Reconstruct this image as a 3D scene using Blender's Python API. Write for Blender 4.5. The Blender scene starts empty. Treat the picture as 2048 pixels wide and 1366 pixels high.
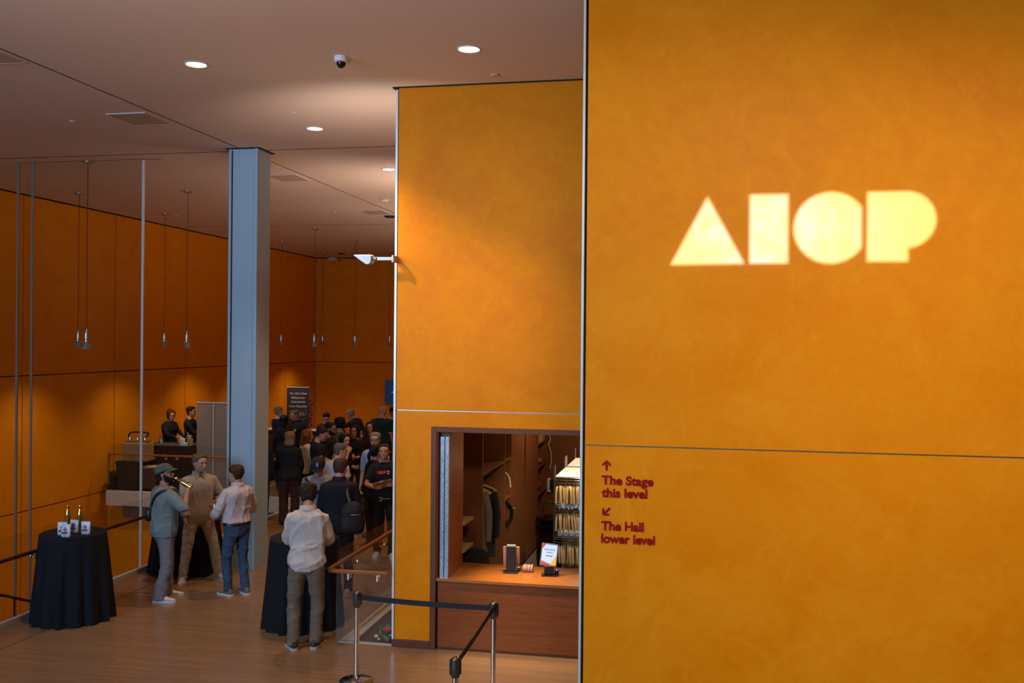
import bpy, math, random
import numpy as np
from mathutils import Vector, Matrix
from mathutils.bvhtree import BVHTree
random.seed(7)
SC = bpy.context.scene
COL = SC.collection

# ------------------------------------------------------------------ camera
YAW, PITCH, ROLL, CAMZ = .194528, -.00079, .00864, 3.4
Fv = Vector((-math.sin(YAW)*math.cos(PITCH), math.cos(YAW)*math.cos(PITCH), math.sin(PITCH)))
Rv = Vector((math.cos(YAW), math.sin(YAW), 0)); Uv = Rv.cross(Fv)
cr, sr = math.cos(ROLL), math.sin(ROLL)
Rv, Uv = cr*Rv + sr*Uv, -sr*Rv + cr*Uv
cd = bpy.data.cameras.new('camera'); cam = bpy.data.objects.new('camera', cd); COL.objects.link(cam)
cd.sensor_width = 36.0; cd.lens = 1948.3*36/2048; cd.clip_end = 200
cam.matrix_world = Matrix(((Rv.x, Uv.x, -Fv.x, 0), (Rv.y, Uv.y, -Fv.y, 0), (Rv.z, Uv.z, -Fv.z, CAMZ), (0, 0, 0, 1)))
SC.camera = cam

# ------------------------------------------------------------------ light and exposure
SC.view_settings.view_transform = 'Standard'; SC.view_settings.look = 'None'
SC.view_settings.gamma = 1; SC.view_settings.use_curve_mapping = False
SC.view_settings.exposure = -0.6
try:
    SC.cycles.max_bounces = 8; SC.cycles.transparent_max_bounces = 16
    SC.cycles.sample_clamp_indirect = 3.0
    SC.cycles.caustics_reflective = False; SC.cycles.caustics_refractive = False
    SC.cycles.use_denoising = True
except Exception:
    pass
W = bpy.data.worlds.new('world'); SC.world = W; W.use_nodes = True
W.node_tree.nodes['Background'].inputs[0].default_value = (.50, .66, 1, 1)
W.node_tree.nodes['Background'].inputs[1].default_value = .05

def lamp(name, kind, loc, energy, color, target=None, **kw):
    l = bpy.data.lights.new(name, kind); l.energy = energy; l.color = color
    for k, v in kw.items(): setattr(l, k, v)
    o = bpy.data.objects.new(name, l); COL.objects.link(o); o.location = loc
    if target is not None:
        o.rotation_euler = (Vector(target)-Vector(loc)).to_track_quat('-Z', 'Y').to_euler()
    return o
# daylight through the tall lobby windows behind the photographer
lamp('window_daylight', 'AREA', (-8.2, -2.8, 4.8), 1500, (.40, .68, 1), target=(-3.2, 9, 3.2), shape='RECTANGLE', size=6.0, size_y=3.4)
WARM = (1, .69, .40)

# added warm fill spots without fixtures, brightening the front wall and near ceiling
for x_, e_ in ((.5, 1350), (2.8, 950)): lamp('front_wall_fill', 'SPOT', (x_, 2.2, 6.05), e_, (1, .79, .50), target=(x_+.1, 7.37, 3.0), spot_size=math.radians(74), spot_blend=.9, shadow_soft_size=.55)
lamp('near_ceiling_fill', 'SPOT', (-3.4, 4.2, 3.6), 330, (1, .66, .52), target=(-3.4, 6.6, 6.2), spot_size=math.radians(118), spot_blend=1, shadow_soft_size=.2)

# logo projector: a spot whose beam is shaped by a gobo made of node math
def gobo_projector(loc, wall_y, energy):
    l = bpy.data.lights.new('logo_projector', 'SPOT'); l.energy = energy; l.spot_size = math.radians(50); l.spot_blend = .1
    l.shadow_soft_size = .02; l.color = (1, 1, 1); l.use_nodes = True
    o = bpy.data.objects.new('logo_projector', l); COL.objects.link(o); o.location = loc; o.rotation_euler = (math.pi/2, 0, 0)
    nt = l.node_tree; N = nt.nodes; L = nt.links; em = N['Emission']
    tc = N.new('ShaderNodeTexCoord'); sx = N.new('ShaderNodeSeparateXYZ'); L.new(tc.outputs['Normal'], sx.inputs[0])
    def m(op, a, b=None, c=None):
        n = N.new('ShaderNodeMath'); n.operation = op
        for i, v in enumerate((a, b, c)):
            if v is None: continue
            if isinstance(v, (int, float)): n.inputs[i].default_value = v
            else: L.new(v, n.inputs[i])
        return n.outputs[0]
    D = wall_y-loc[1]
    az = m('ABSOLUTE', sx.outputs[2])
    u = m('ADD', m('MULTIPLY', m('DIVIDE', sx.outputs[0], az), D), loc[0])
    v = m('ADD', m('MULTIPLY', m('DIVIDE', sx.outputs[1], az), D), loc[2])
    s = .011
    def step(d):      # d>0 inside, soft edge
        n = N.new('ShaderNodeMapRange'); n.interpolation_type = 'SMOOTHSTEP'
        L.new(d, n.inputs[0]); n.inputs[1].default_value = -s; n.inputs[2].default_value = s
        return n.outputs[0]
    def half(nx, ny, px, py):   # signed distance to a line, inside on the side of the normal
        q = math.hypot(nx, ny); nx, ny = nx/q, ny/q
        return m('ADD', m('ADD', m('MULTIPLY', u, nx), m('MULTIPLY', v, ny)), -(nx*px+ny*py))
    def edge(ax, ay, bx, by): return half(-(by-ay), bx-ax, ax, ay)
    def circ(cx, cy, r):
        a = m('SUBTRACT', u, cx); b = m('SUBTRACT', v, cy)
        return m('SUBTRACT', r, m('SQRT', m('ADD', m('MULTIPLY', a, a), m('MULTIPLY', b, b))))
    def mn(*a):
        r = a[0]
        for x in a[1:]: r = m('MINIMUM', r, x)
        return r
    def rect(x0, x1, z0, z1): return mn(half(1, 0, x0, 0), half(-1, 0, x1, 0), half(0, 1, 0, z0), half(0, -1, 0, z1))
    A = mn(edge(-.245, 3.98, .283, 3.985), edge(.283, 3.985, .017, 4.475), edge(.017, 4.475, -.245, 3.98))
    I = rect(.325, .594, 3.986, 4.486)
    Cc = mn(circ(.893, 4.238, .256), half(-1, 0, 1.106, 0))
    P1 = rect(1.147, 1.423, 3.993, 4.489)
    P2 = mn(circ(1.409, 4.289, .2), half(1, 0, 1.25, 0))
    allm = m('MAXIMUM', m('MAXIMUM', m('MAXIMUM', A, I), m('MAXIMUM', Cc, P1)), P2)
    core = step(allm)
    n = N.new('ShaderNodeMapRange'); L.new(allm, n.inputs[0]); n.inputs[1].default_value = -.16; n.inputs[2].default_value = 0; n.clamp = True
    halo = m('MULTIPLY', m('POWER', n.outputs[0], 2), .0035)
    L.new(m('ADD', core, halo), em.inputs['Strength'])
    em.inputs['Color'].default_value = (.20, .32, 1.15, 1)
    return o
gobo_projector((.7, .6, 4.7), 7.37, 30000)

# ------------------------------------------------------------------ materials
MATS = {}
def mat(name, col, rough=.6, metal=0, var=0, vscale=6, bump=0, bscale=40, col2=None, coat=0, emit=None, stretch=None, spec=.5, wave=None, sheen=0):
    if name in MATS: return MATS[name]
    m = bpy.data.materials.new(name); m.use_nodes = True; nt = m.node_tree; N = nt.nodes; L = nt.links
    b = N['Principled BSDF']
    b.inputs['Base Color'].default_value = (*col, 1); b.inputs['Roughness'].default_value = rough; b.inputs['Metallic'].default_value = metal
    b.inputs['Specular IOR Level'].default_value = spec
    if coat: b.inputs['Coat Weight'].default_value = coat; b.inputs['Coat Roughness'].default_value = .25
    if sheen: b.inputs['Sheen Weight'].default_value = sheen
    if emit:
        b.inputs['Emission Color'].default_value = (*emit[:3], 1); b.inputs['Emission Strength'].default_value = emit[3]
    if var or bump or col2:
        tc = N.new('ShaderNodeTexCoord'); mp = N.new('ShaderNodeMapping'); L.new(tc.outputs['Object'], mp.inputs[0])
        if stretch: mp.inputs['Scale'].default_value = stretch
        nz = N.new('ShaderNodeTexNoise'); nz.inputs['Scale'].default_value = vscale; nz.inputs['Detail'].default_value = 6; nz.inputs['Roughness'].default_value = .6
        L.new(mp.outputs[0], nz.inputs['Vector'])
        if var or col2:
            c2 = col2 or tuple(max(0, c*(1-var)) for c in col)
            r = N.new('ShaderNodeMapRange'); r.inputs[1].default_value = .3; r.inputs[2].default_value = .7; L.new(nz.outputs['Fac'], r.inputs[0])
            mx = N.new('ShaderNodeMix'); mx.data_type = 'RGBA'; L.new(r.outputs[0], mx.inputs[0])
            mx.inputs[6].default_value = (*col, 1); mx.inputs[7].default_value = (*c2, 1); L.new(mx.outputs[2], b.inputs['Base Color'])
        if bump:
            n2 = N.new('ShaderNodeTexNoise'); n2.inputs['Scale'].default_value = bscale; n2.inputs['Detail'].default_value = 3; L.new(mp.outputs[0], n2.inputs['Vector'])
            bp = N.new('ShaderNodeBump'); bp.inputs['Strength'].default_value = bump; bp.inputs['Distance'].default_value = .01
            L.new(n2.outputs['Fac'], bp.inputs['Height']); L.new(bp.outputs[0], b.inputs['Normal'])
    MATS[name] = m
    return m

def plaster():
    """polished orange plaster: trowelled blotches in colour and gloss, daylight haze mixed into the colour"""
    m = bpy.data.materials.new('orange_plaster'); m.use_nodes = True; nt = m.node_tree; N = nt.nodes; L = nt.links
    b = N['Principled BSDF']; tc = N.new('ShaderNodeTexCoord')
    geo = N.new('ShaderNodeNewGeometry')
    n1 = N.new('ShaderNodeTexNoise'); n1.inputs['Scale'].default_value = 1.1; n1.inputs['Detail'].default_value = 7; n1.inputs['Roughness'].default_value = .62; n1.inputs['Distortion'].default_value = 1.2
    n2 = N.new('ShaderNodeTexNoise'); n2.inputs['Scale'].default_value = 4.5; n2.inputs['Detail'].default_value = 6; n2.inputs['Distortion'].default_value = 2.5
    L.new(geo.outputs['Position'], n1.inputs['Vector']); L.new(geo.outputs['Position'], n2.inputs['Vector'])
    ad = N.new('ShaderNodeMath'); ad.operation = 'ADD'; L.new(n1.outputs['Fac'], ad.inputs[0])
    ml = N.new('ShaderNodeMath'); ml.operation = 'MULTIPLY'; ml.inputs[1].default_value = .5; L.new(n2.outputs['Fac'], ml.inputs[0]); L.new(ml.outputs[0], ad.inputs[1])
    cr_ = N.new('ShaderNodeValToRGB'); e = cr_.color_ramp.elements
    e[0].position = .52; e[0].color = (.72, .215, .002, 1); e[1].position = .98; e[1].color = (.80, .285, .008, 1)
    L.new(ad.outputs[0], cr_.inputs[0])
    n3 = N.new('ShaderNodeTexNoise'); n3.inputs['Scale'].default_value = 1.7; n3.inputs['Detail'].default_value = 9; n3.inputs['Roughness'].default_value = .68; n3.inputs['Distortion'].default_value = 3.2; L.new(geo.outputs['Position'], n3.inputs['Vector'])
    r3 = N.new('ShaderNodeMapRange'); r3.inputs[1].default_value = .53; r3.inputs[2].default_value = .72; r3.inputs[4].default_value = .55; L.new(n3.outputs['Fac'], r3.inputs[0])
    m3 = N.new('ShaderNodeMix'); m3.data_type = 'RGBA'; L.new(r3.outputs[0], m3.inputs[0]); L.new(cr_.outputs[0], m3.inputs[6]); m3.inputs[7].default_value = (.84, .31, .014, 1)  # paler patches carry the pinkish daylight haze in the base colour
    n4 = N.new('ShaderNodeTexNoise'); n4.inputs['Scale'].default_value = 3.4; n4.inputs['Detail'].default_value = 10; n4.inputs['Roughness'].default_value = .7; n4.inputs['Distortion'].default_value = 1.8; L.new(geo.outputs['Position'], n4.inputs['Vector'])
    r4 = N.new('ShaderNodeMapRange'); r4.inputs[1].default_value = .60; r4.inputs[2].default_value = .74; r4.inputs[4].default_value = .5; L.new(n4.outputs['Fac'], r4.inputs[0])
    m4 = N.new('ShaderNodeMix'); m4.data_type = 'RGBA'; L.new(r4.outputs[0], m4.inputs[0]); L.new(m3.outputs[2], m4.inputs[6]); m4.inputs[7].default_value = (.78, .36, .004, 1)
    L.new(m4.outputs[2], b.inputs['Base Color'])
    rr = N.new('ShaderNodeMapRange'); rr.inputs[1].default_value = .5; rr.inputs[2].default_value = 1; rr.inputs[3].default_value = .36; rr.inputs[4].default_value = .56
    L.new(ad.outputs[0], rr.inputs[0]); L.new(rr.outputs[0], b.inputs['Roughness'])
    b.inputs['Specular IOR Level'].default_value = .09
    bp = N.new('ShaderNodeBump'); bp.inputs['Strength'].default_value = .12; bp.inputs['Distance'].default_value = .01
    L.new(n2.outputs['Fac'], bp.inputs['Height']); L.new(bp.outputs[0], b.inputs['Normal'])
    return m
ORANGE = plaster()

def boards(name, c1, c2, along_x=True, bw=.057, bl=1.1, rough=.22):
    m = bpy.data.materials.new(name); m.use_nodes = True; nt = m.node_tree; N = nt.nodes; L = nt.links; b = N['Principled BSDF']
    geo = N.new('ShaderNodeNewGeometry'); mp = N.new('ShaderNodeMapping'); L.new(geo.outputs['Position'], mp.inputs[0])
    if not along_x: mp.inputs['Rotation'].default_value = (0, 0, math.pi/2)
    br = N.new('ShaderNodeTexBrick'); L.new(mp.outputs[0], br.inputs['Vector']); br.inputs['Scale'].default_value = 1
    br.inputs['Brick Width'].default_value = bl; br.inputs['Row Height'].default_value = bw; br.inputs['Mortar Size'].default_value = .0012
    br.inputs['Color1'].default_value = (*c1, 1); br.inputs['Color2'].default_value = (*c2, 1); br.inputs['Mortar'].default_value = tuple(c*.7 for c in c1)+(1,)
    nz = N.new('ShaderNodeTexNoise'); nz.inputs['Scale'].default_value = 3; nz.inputs['Detail'].default_value = 6
    mp2 = N.new('ShaderNodeMapping'); mp2.inputs['Scale'].default_value = (1.2, 14, 1) if along_x else (14, 1.2, 1)
    L.new(geo.outputs['Position'], mp2.inputs[0]); L.new(mp2.outputs[0], nz.inputs['Vector'])
    mx = N.new('ShaderNodeMix'); mx.data_type = 'RGBA'; mx.blend_type = 'MULTIPLY'; mx.inputs[0].default_value = .35
    L.new(br.outputs['Color'], mx.inputs[6]); L.new(nz.outputs['Color'], mx.inputs[7]); L.new(mx.outputs[2], b.inputs['Base Color'])
    b.inputs['Roughness'].default_value = rough
    return m
MAPLE = boards('maple_floor', (.36, .205, .108), (.31, .172, .088))

def glass(name, tint=(.93, .95, .94), refl=.07):
    m = bpy.data.materials.new(name); m.use_nodes = True; nt = m.node_tree; N = nt.nodes; L = nt.links
    N.remove(N['Principled BSDF']); out = N['Material Output']
    t = N.new('ShaderNodeBsdfTransparent'); t.inputs[0].default_value = (*tint, 1)
    g = N.new('ShaderNodeBsdfGlossy'); g.inputs['Roughness'].default_value = .01
    fr = N.new('ShaderNodeFresnel'); fr.inputs[0].default_value = 1.3
    geo = N.new('ShaderNodeNewGeometry'); inv = N.new('ShaderNodeMath'); inv.operation = 'SUBTRACT'; inv.inputs[0].default_value = 1; L.new(geo.outputs['Backfacing'], inv.inputs[1])
    ml = N.new('ShaderNodeMath'); ml.operation = 'MULTIPLY'; L.new(fr.outputs[0], ml.inputs[0]); L.new(inv.outputs[0], ml.inputs[1])
    mx = N.new('ShaderNodeMixShader'); L.new(ml.outputs[0], mx.inputs[0]); L.new(t.outputs[0], mx.inputs[1]); L.new(g.outputs[0], mx.inputs[2]); L.new(mx.outputs[0], out.inputs[0])
    return m
GLASS = glass('clear_glass')

def wood(name, c1, c2, rough=.35, axis='z', scale=1.0):
    st = {'z': (18, 18, 1.2), 'x': (1.2, 18, 18), 'y': (18, 1.2, 18)}[axis]
    return mat(name, c1, rough, col2=c2, vscale=2.2*scale, stretch=st, bump=.05, bscale=6, spec=.25)
CHERRY = wood('cherry_veneer', (.27, .082, .026), (.19, .053, .015), .4, 'x')
CHERRYV = wood('cherry_veneer_upright', (.27, .095, .035), (.20, .065, .022), .4, 'z')
RAIL = wood('oiled_rail_wood', (.34, .12, .04), (.27, .09, .03), .35, 'x')
DARKRAIL = wood('dark_rail_wood', (.07, .022, .010), (.05, .016, .008), .4, 'y')
STEEL = mat('brushed_steel', (.62, .63, .66), .3, 1)
ALU = mat('satin_aluminium', (.72, .73, .76), .38, .35)
CHROME = mat('chrome', (.75, .74, .72), .12, 1)
CEIL = mat('ceiling_paint', (.68, .57, .52), .85, spec=.2)
COLGREY = mat('column_paint', (.34, .49, .64), .5, var=.06, vscale=1.5)
BLACK = mat('black_void', (.008, .007, .007), .9)
DARK = mat('dark_reveal', (.02, .012, .008), .95, spec=.0)
CONCRETE = mat('slab_edge_paint', (.55, .47, .42), .7)
CHARPLASTIC = mat('black_plastic', (.018, .018, .020), .4)
WHITE = mat('white_plastic', (.78, .78, .79), .45)
PAPER = mat('white_paper', (.80, .80, .78), .8)

# ------------------------------------------------------------------ geometry helpers
class Geo:
    def __init__(s): s.v = []; s.f = []; s.mi = []
    def add(s, vs, fs, mi=0):
        o = len(s.v); s.v += [tuple(p) for p in vs]; s.f += [tuple(o+i for i in f) for f in fs]; s.mi += [mi]*len(fs)
        return s
    def box(s, x0, x1, y0, y1, z0, z1, mi=0):
        return s.add([(x0, y0, z0), (x1, y0, z0), (x1, y1, z0), (x0, y1, z0), (x0, y0, z1), (x1, y0, z1), (x1, y1, z1), (x0, y1, z1)],
                     [(0, 3, 2, 1), (4, 5, 6, 7), (0, 1, 5, 4), (1, 2, 6, 5), (2, 3, 7, 6), (3, 0, 4, 7)], mi)
    def loft(s, rings, cap=True, mi=0, closed=True):
        n = len(rings[0]); vs = [p for r in rings for p in r]; fs = []
        for i in range(len(rings)-1):
            for j in range(n if closed else n-1):
                k = (j+1) % n
                fs.append((i*n+j, i*n+k, (i+1)*n+k, (i+1)*n+j))
        if cap and closed:
            fs.append(tuple(range(n-1, -1, -1))); fs.append(tuple((len(rings)-1)*n+j for j in range(n)))
        return s.add(vs, fs, mi)
    def tube(s, path, rad, n=10, flat=1.0, sub=0, mi=0, ref=None):
        path = [Vector(p) for p in path]
        rad = list(rad) if hasattr(rad, '__len__') else [rad]*len(path)
        if sub:
            P = []; R = []
            for i in range(len(path)-1):
                p0 = path[max(i-1, 0)]; p1 = path[i]; p2 = path[i+1]; p3 = path[min(i+2, len(path)-1)]
                for k in range(sub):
                    t = k/sub
                    P.append(.5*((2*p1)+(p2-p0)*t+(2*p0-5*p1+4*p2-p3)*t*t+(3*p1-p0-3*p2+p3)*t**3)); R.append(rad[i]+(rad[i+1]-rad[i])*t)
            P.append(path[-1]); R.append(rad[-1]); path, rad = P, R
        rings = []; prev = Vector(ref) if ref is not None else None
        for i, p in enumerate(path):
            d = (path[min(i+1, len(path)-1)]-path[max(i-1, 0)])
            d = d.normalized() if d.length > 1e-9 else Vector((0, 0, 1))
            if prev is None: prev = Vector((1, 0, 0)) if abs(d.x) < .8 else Vector((0, 1, 0))
            u = prev-d*prev.dot(d)
            if u.length < 1e-6: u = d.orthogonal()
            u.normalize(); w = d.cross(u); prev = u
            rings.append([p+u*(rad[i]*math.cos(2*math.pi*j/n))+w*(rad[i]*flat*math.sin(2*math.pi*j/n)) for j in range(n)])
        return s.loft(rings, mi=mi)
    def lathe(s, prof, n=24, c=(0, 0, 0), mi=0, cap=True):
        return s.loft([[(c[0]+r*math.cos(2*math.pi*j/n), c[1]+r*math.sin(2*math.pi*j/n), c[2]+z) for j in range(n)] for r, z in prof], cap=cap, mi=mi)
    def ball(s, c, rx, ry=None, rz=None, n=12, m=8, mi=0, rot=None):
        ry = rx if ry is None else ry; rz = rx if rz is None else rz; rings = []
        for i in range(m+1):
            a = -math.pi/2+math.pi*i/m; a = max(-1.5, min(1.5, a)); ring = []
            for j in range(n):
                p = Vector((rx*math.cos(a)*math.cos(2*math.pi*j/n), ry*math.cos(a)*math.sin(2*math.pi*j/n), rz*math.sin(a)))
                if rot is not None: p = rot @ p
                ring.append(Vector(c)+p)
            rings.append(ring)
        return s.loft(rings, mi=mi)
    def prism(s, poly, o, u, v, d, mi=0):
        """polygon (2D) in the frame o,u,v extruded by the vector d"""
        o, u, v, d = Vector(o), Vector(u), Vector(v), Vector(d); n = len(poly)
        a = [o+u*x+v*y for x, y in poly]; b = [p+d for p in a]
        return s.add(a+b, [tuple(range(n-1, -1, -1)), tuple(range(n, 2*n))]+[(i, (i+1) % n, n+(i+1) % n, n+i) for i in range(n)], mi)
    def grid(s, rows, mi=0):
        m = len(rows[0]); return s.add([p for r in rows for p in r], [(i*m+j, i*m+j+1, (i+1)*m+j+1, (i+1)*m+j) for i in range(len(rows)-1) for j in range(m-1)], mi)
    def xf(s, M): s.v = [tuple(M @ Vector(p)) for p in s.v]; return s
    def mesh(s, name, mats, smooth=True, bevel=0):
        me = bpy.data.meshes.new(name); me.from_pydata(s.v, [], s.f)
        for m in (mats if isinstance(mats, (list, tuple)) else [mats]): me.materials.append(m)
        if any(s.mi): me.polygons.foreach_set('material_index', s.mi)
        if smooth:
            me.polygons.foreach_set('use_smooth', [True]*len(me.polygons))
            try: me.set_sharp_from_angle(angle=math.radians(40))
            except Exception: pass
        me.update(); return me
    def build(s, name, mats, parent=None, smooth=True, bevel=0):
        o = bpy.data.objects.new(name, s.mesh(name, mats, smooth)); COL.objects.link(o)
        if parent is not None: o.parent = parent
        if bevel:
            b = o.modifiers.new('bevel', 'BEVEL'); b.width = bevel; b.segments = 2; b.limit_method = 'ANGLE'
        return o
JOBS = []
def voxel(geo, name, mats, parent, size, smooth=4, noise=None):
    o = geo.build(name, mats, parent)
    r = o.modifiers.new('r', 'REMESH'); r.mode = 'VOXEL'; r.voxel_size = size; r.use_smooth_shade = True
    sm = o.modifiers.new('s', 'SMOOTH'); sm.iterations = smooth; sm.factor = .5
    JOBS.append((o, noise)); return o
def run_jobs():
    if not JOBS: return
    dg = bpy.context.evaluated_depsgraph_get()
    new = [bpy.data.meshes.new_from_object(o.evaluated_get(dg)) for o, _ in JOBS]
    for (o, noise), me in zip(JOBS, new):
        me.name = o.name; o.modifiers.clear(); old = o.data
        if not me.materials:
            for m in old.materials: me.materials.append(m)
        o.data = me
        if noise:
            amp, freq, stretch, seed = noise[:4]; n = len(me.vertices)
            co = np.empty(n*3); me.vertices.foreach_get('co', co); co = co.reshape(-1, 3)
            no = np.empty(n*3); me.vertices.foreach_get('normal', no); no = no.reshape(-1, 3)
            rng = np.random.RandomState(seed); h = np.zeros(n)
            for q in range(9 if len(noise) < 5 else 0):
                k = rng.normal(size=3)*np.array(stretch); k = k/np.linalg.norm(k)*freq*(.6+1.6*rng.rand())
                wob = .6*np.sin(co @ (rng.normal(size=3)*freq*.35)+rng.rand()*6)
                h += np.sin(co @ k+rng.rand()*6.28+wob)
            if len(noise) == 5:      # cloth folds: ridges along warped lines
                for q in range(7):
                    k = rng.normal(size=3)*np.array(stretch); k = k/np.linalg.norm(k)*freq*(.7+.9*rng.rand())
                    wob = 1.5*np.sin(co @ (rng.normal(size=3)*4.5)+rng.rand()*6)+.7*np.sin(co @ (rng.normal(size=3)*10)+rng.rand()*6)
                    mask = .5+.5*np.sin(co @ (rng.normal(size=3)*5)+rng.rand()*6)
                    h += ((1-np.abs(np.sin(co @ k+rng.rand()*6.28+wob)))**2.2-.22)*mask*2
            co += no*(h/3*amp)[:, None]; me.vertices.foreach_set('co', co.ravel())
        me.polygons.foreach_set('use_smooth', [True]*len(me.polygons)); me.update()
    JOBS.clear()
def empty(name, loc, label, cat, rz=0, group=None):
    o = bpy.data.objects.new(name, None); COL.objects.link(o); o.location = loc; o.rotation_euler = (0, 0, rz); o.empty_display_size = .1
    o['label'] = label; o['category'] = cat
    if group: o['group'] = group
    return o
def tag(o, label, cat, group=None, kind=None):
    o['label'] = label; o['category'] = cat
    if group: o['group'] = group
    if kind: o['kind'] = kind
    return o
def struct(o, label=None, cat=None):
    o['kind'] = 'structure'
    if label: o['label'] = label
    if cat: o['category'] = cat
    return o
def dup(root, loc, label=None, rz=None, group=None):
    r = root.copy(); COL.objects.link(r); r.location = loc
    if rz is not None: r.rotation_euler = (0, 0, rz)
    if label: r['label'] = label
    if group: r['group'] = group
    for ch in list(root.children):
        c = ch.copy(); COL.objects.link(c); c.parent = r
        for g in ch.children:
            d = g.copy(); COL.objects.link(d); d.parent = c
    return r
def text(body, name, m, parent, loc, width=None, height=None, size=.1, ext=.004, bold=0, rot=(math.pi/2, 0, 0), align='LEFT'):
    c = bpy.data.curves.new(name, 'FONT'); c.body = body; c.size = size; c.extrude = ext; c.offset = bold; c.align_x = align; c.resolution_u = 6
    o = bpy.data.objects.new(name, c); COL.objects.link(o); bpy.context.view_layer.update()
    me = bpy.data.meshes.new_from_object(o.evaluated_get(bpy.context.evaluated_depsgraph_get()))
    bpy.data.objects.remove(o); bpy.data.curves.remove(c); me.name = name
    xs = [v.co.x for v in me.vertices]; ys = [v.co.y for v in me.vertices]
    x0 = min(xs) if align == 'LEFT' else 0
    kx = width/(max(xs)-min(xs)) if width else 1; ky = height/(max(ys)-min(ys)) if height else kx
    for v in me.vertices: v.co = ((v.co.x-x0)*kx, v.co.y*ky, v.co.z)
    me.materials.clear(); me.materials.append(m)
    o = bpy.data.objects.new(name, me); COL.objects.link(o); o.location = loc; o.rotation_euler = rot
    if parent is not None: o.parent = parent
    return o
# ------------------------------------------------------------------ the setting
ZC, XL, YF = 6.2, -13.14, 31.7           # ceiling height, left wall, far wall
EX, YG = -8.05, 19.37                    # floor edge along the stair void, gallery edge
YW, WX0 = 10.35, -3.36                   # middle wall with the coat check
YA, AX0 = 7.37, -.905                    # front right wall
g = Geo(); g.box(EX, 9, -4, YW, -.3, 0); g.box(EX, -4.0, YW, YG, -.3, 0); g.box(-12.91, -3.1, YG, YG+.6, -.3, 0); g.box(XL, -3.1, YG+.6, YF, -.3, 0); g.box(-3.1, 9, YW, 17.2, -.3, -.002)
floor = struct(g.build('floor', MAPLE, smooth=False))
g = Geo().box(XL, EX, -4, YG+8, -4.3, -4.2); struct(g.build('floor', mat('lower_floor', (.35, .22, .12), .5), smooth=False))
g = Geo().box(-12.91, EX-.002, YG-.02, YG+.0, -.3, 0); struct(g.build('trim_1', CONCRETE, smooth=False))
g = Geo().box(-12.7, EX-.002, YG+.3, YG+.4, -.62, -.3); struct(g.build('trim_2', mat('soffit_brown', (.20, .12, .08), .7), smooth=False))
g = Geo().box(EX, EX+.06, -4, YG, -.3, -.001); struct(g.build('trim_3', CONCRETE, smooth=False))
g = Geo().box(-7.47, -7.44, -4, YG, -.004, .0015); struct(g.build('trim_4', mat('floor_inlay', (.16, .085, .04), .35), smooth=False))
g = Geo().box(EX, EX+.02, -4, YG, -4.2, -.3); struct(g.build('wall_void', ORANGE, smooth=False))
g = Geo().box(XL, EX, YG+.4, YG+.5, -4.2, -.3); struct(g.build('wall_under', ORANGE, smooth=False))
# sunken stair head beside the coat check
g = Geo().box(-3.84, -3.1, YW+.06, 17, -.05, -.02); struct(g.build('floor', mat('dark_stair_floor', (.075, .030, .020), .55, var=.3, vscale=3, stretch=(2, 14, 1)), smooth=False))
g = Geo().box(-4.0, -3.84, YW+.06, 17, -.05, .004); g.box(-4.0, -3.37, YW, YW+.075, -.05, .004); struct(g.build('trim_5', CONCRETE, smooth=False))

def panel_wall(name, axis, pos, us, zs, face, back, gap=.020, thick=.03, skip=()):
    """backing sheet (dark joints) with separate plaster panels standing proud of it; axis = axis the wall is normal to"""
    s = 1 if face > 0 else -1; g = Geo(); a, b = sorted((pos-s*.005, pos-s*back))
    (g.box(a, b, us[0], us[-1], zs[0], zs[-1]) if axis == 'x' else g.box(us[0], us[-1], a, b, zs[0], zs[-1]))
    w = struct(g.build(name, DARK, smooth=False)); cache = {}
    for i in range(len(us)-1):
        for j in range(len(zs)-1):
            if (i, j) in skip: continue
            du = us[i+1]-us[i]-gap; dz = zs[j+1]-zs[j]-gap; key = (round(du, 3), round(dz, 3))
            if key not in cache:
                q = Geo(); a, b = sorted((0, -s*thick))
                (q.box(a, b, -du/2, du/2, -dz/2, dz/2) if axis == 'x' else q.box(-du/2, du/2, a, b, -dz/2, dz/2))
                cache[key] = q.mesh('panel', ORANGE, False)
            o = bpy.data.objects.new('panel', cache[key]); COL.objects.link(o); o.parent = w
            uc, zc = (us[i]+us[i+1])/2, (zs[j]+zs[j+1])/2
            o.location = (pos+s*.012, uc, zc) if axis == 'x' else (uc, pos+s*.012, zc)
    return w
panel_wall('wall_left', 'x', XL-.012, [-4, .0, 4.72, 7.77, 10.82, 13.88, 16.93, 19.98, 23.05, 26.13, 29.2, YF], [-4.2, -.05, 2.625, ZC], 1, .15)
panel_wall('wall_far', 'y', YF+.012, [XL, -10.05, -7.0, -3.1], [-.02, 2.625, ZC], -1, .15)
panel_wall('wall_inner', 'x', -3.1, [YW+.4, 13.4, 16.45, 19.5, 22.5, 25.6, 28.6, YF], [-.02, 2.625, ZC], -1, .03)
# front right wall with the projected logo: two panels and a bright metal bead in the joint
w = panel_wall('wall_right', 'y', YA+.012, [AX0+.02, 8.0], [-.02, 2.612, ZC-.01], -1, .4, gap=.010)
g = Geo().box(AX0+.02, 8, YA-.001, YA+.02, 2.609, 2.6155); g.build('joint_bead', STEEL, w, False)
g = Geo().box(AX0-.012, AX0+.006, YA-.004, YA+.42, -.02, 3.72); g.box(AX0-.012, AX0+.006, YA-.004, YA+.42, 3.722, ZC-.02); g.build('corner_trim', ALU, w, False)
g = Geo().box(AX0+.006, AX0+.016, YA+.003, YA+.4, -.02, ZC-.02); g.build('corner_reveal', BLACK, w, False)
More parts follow.
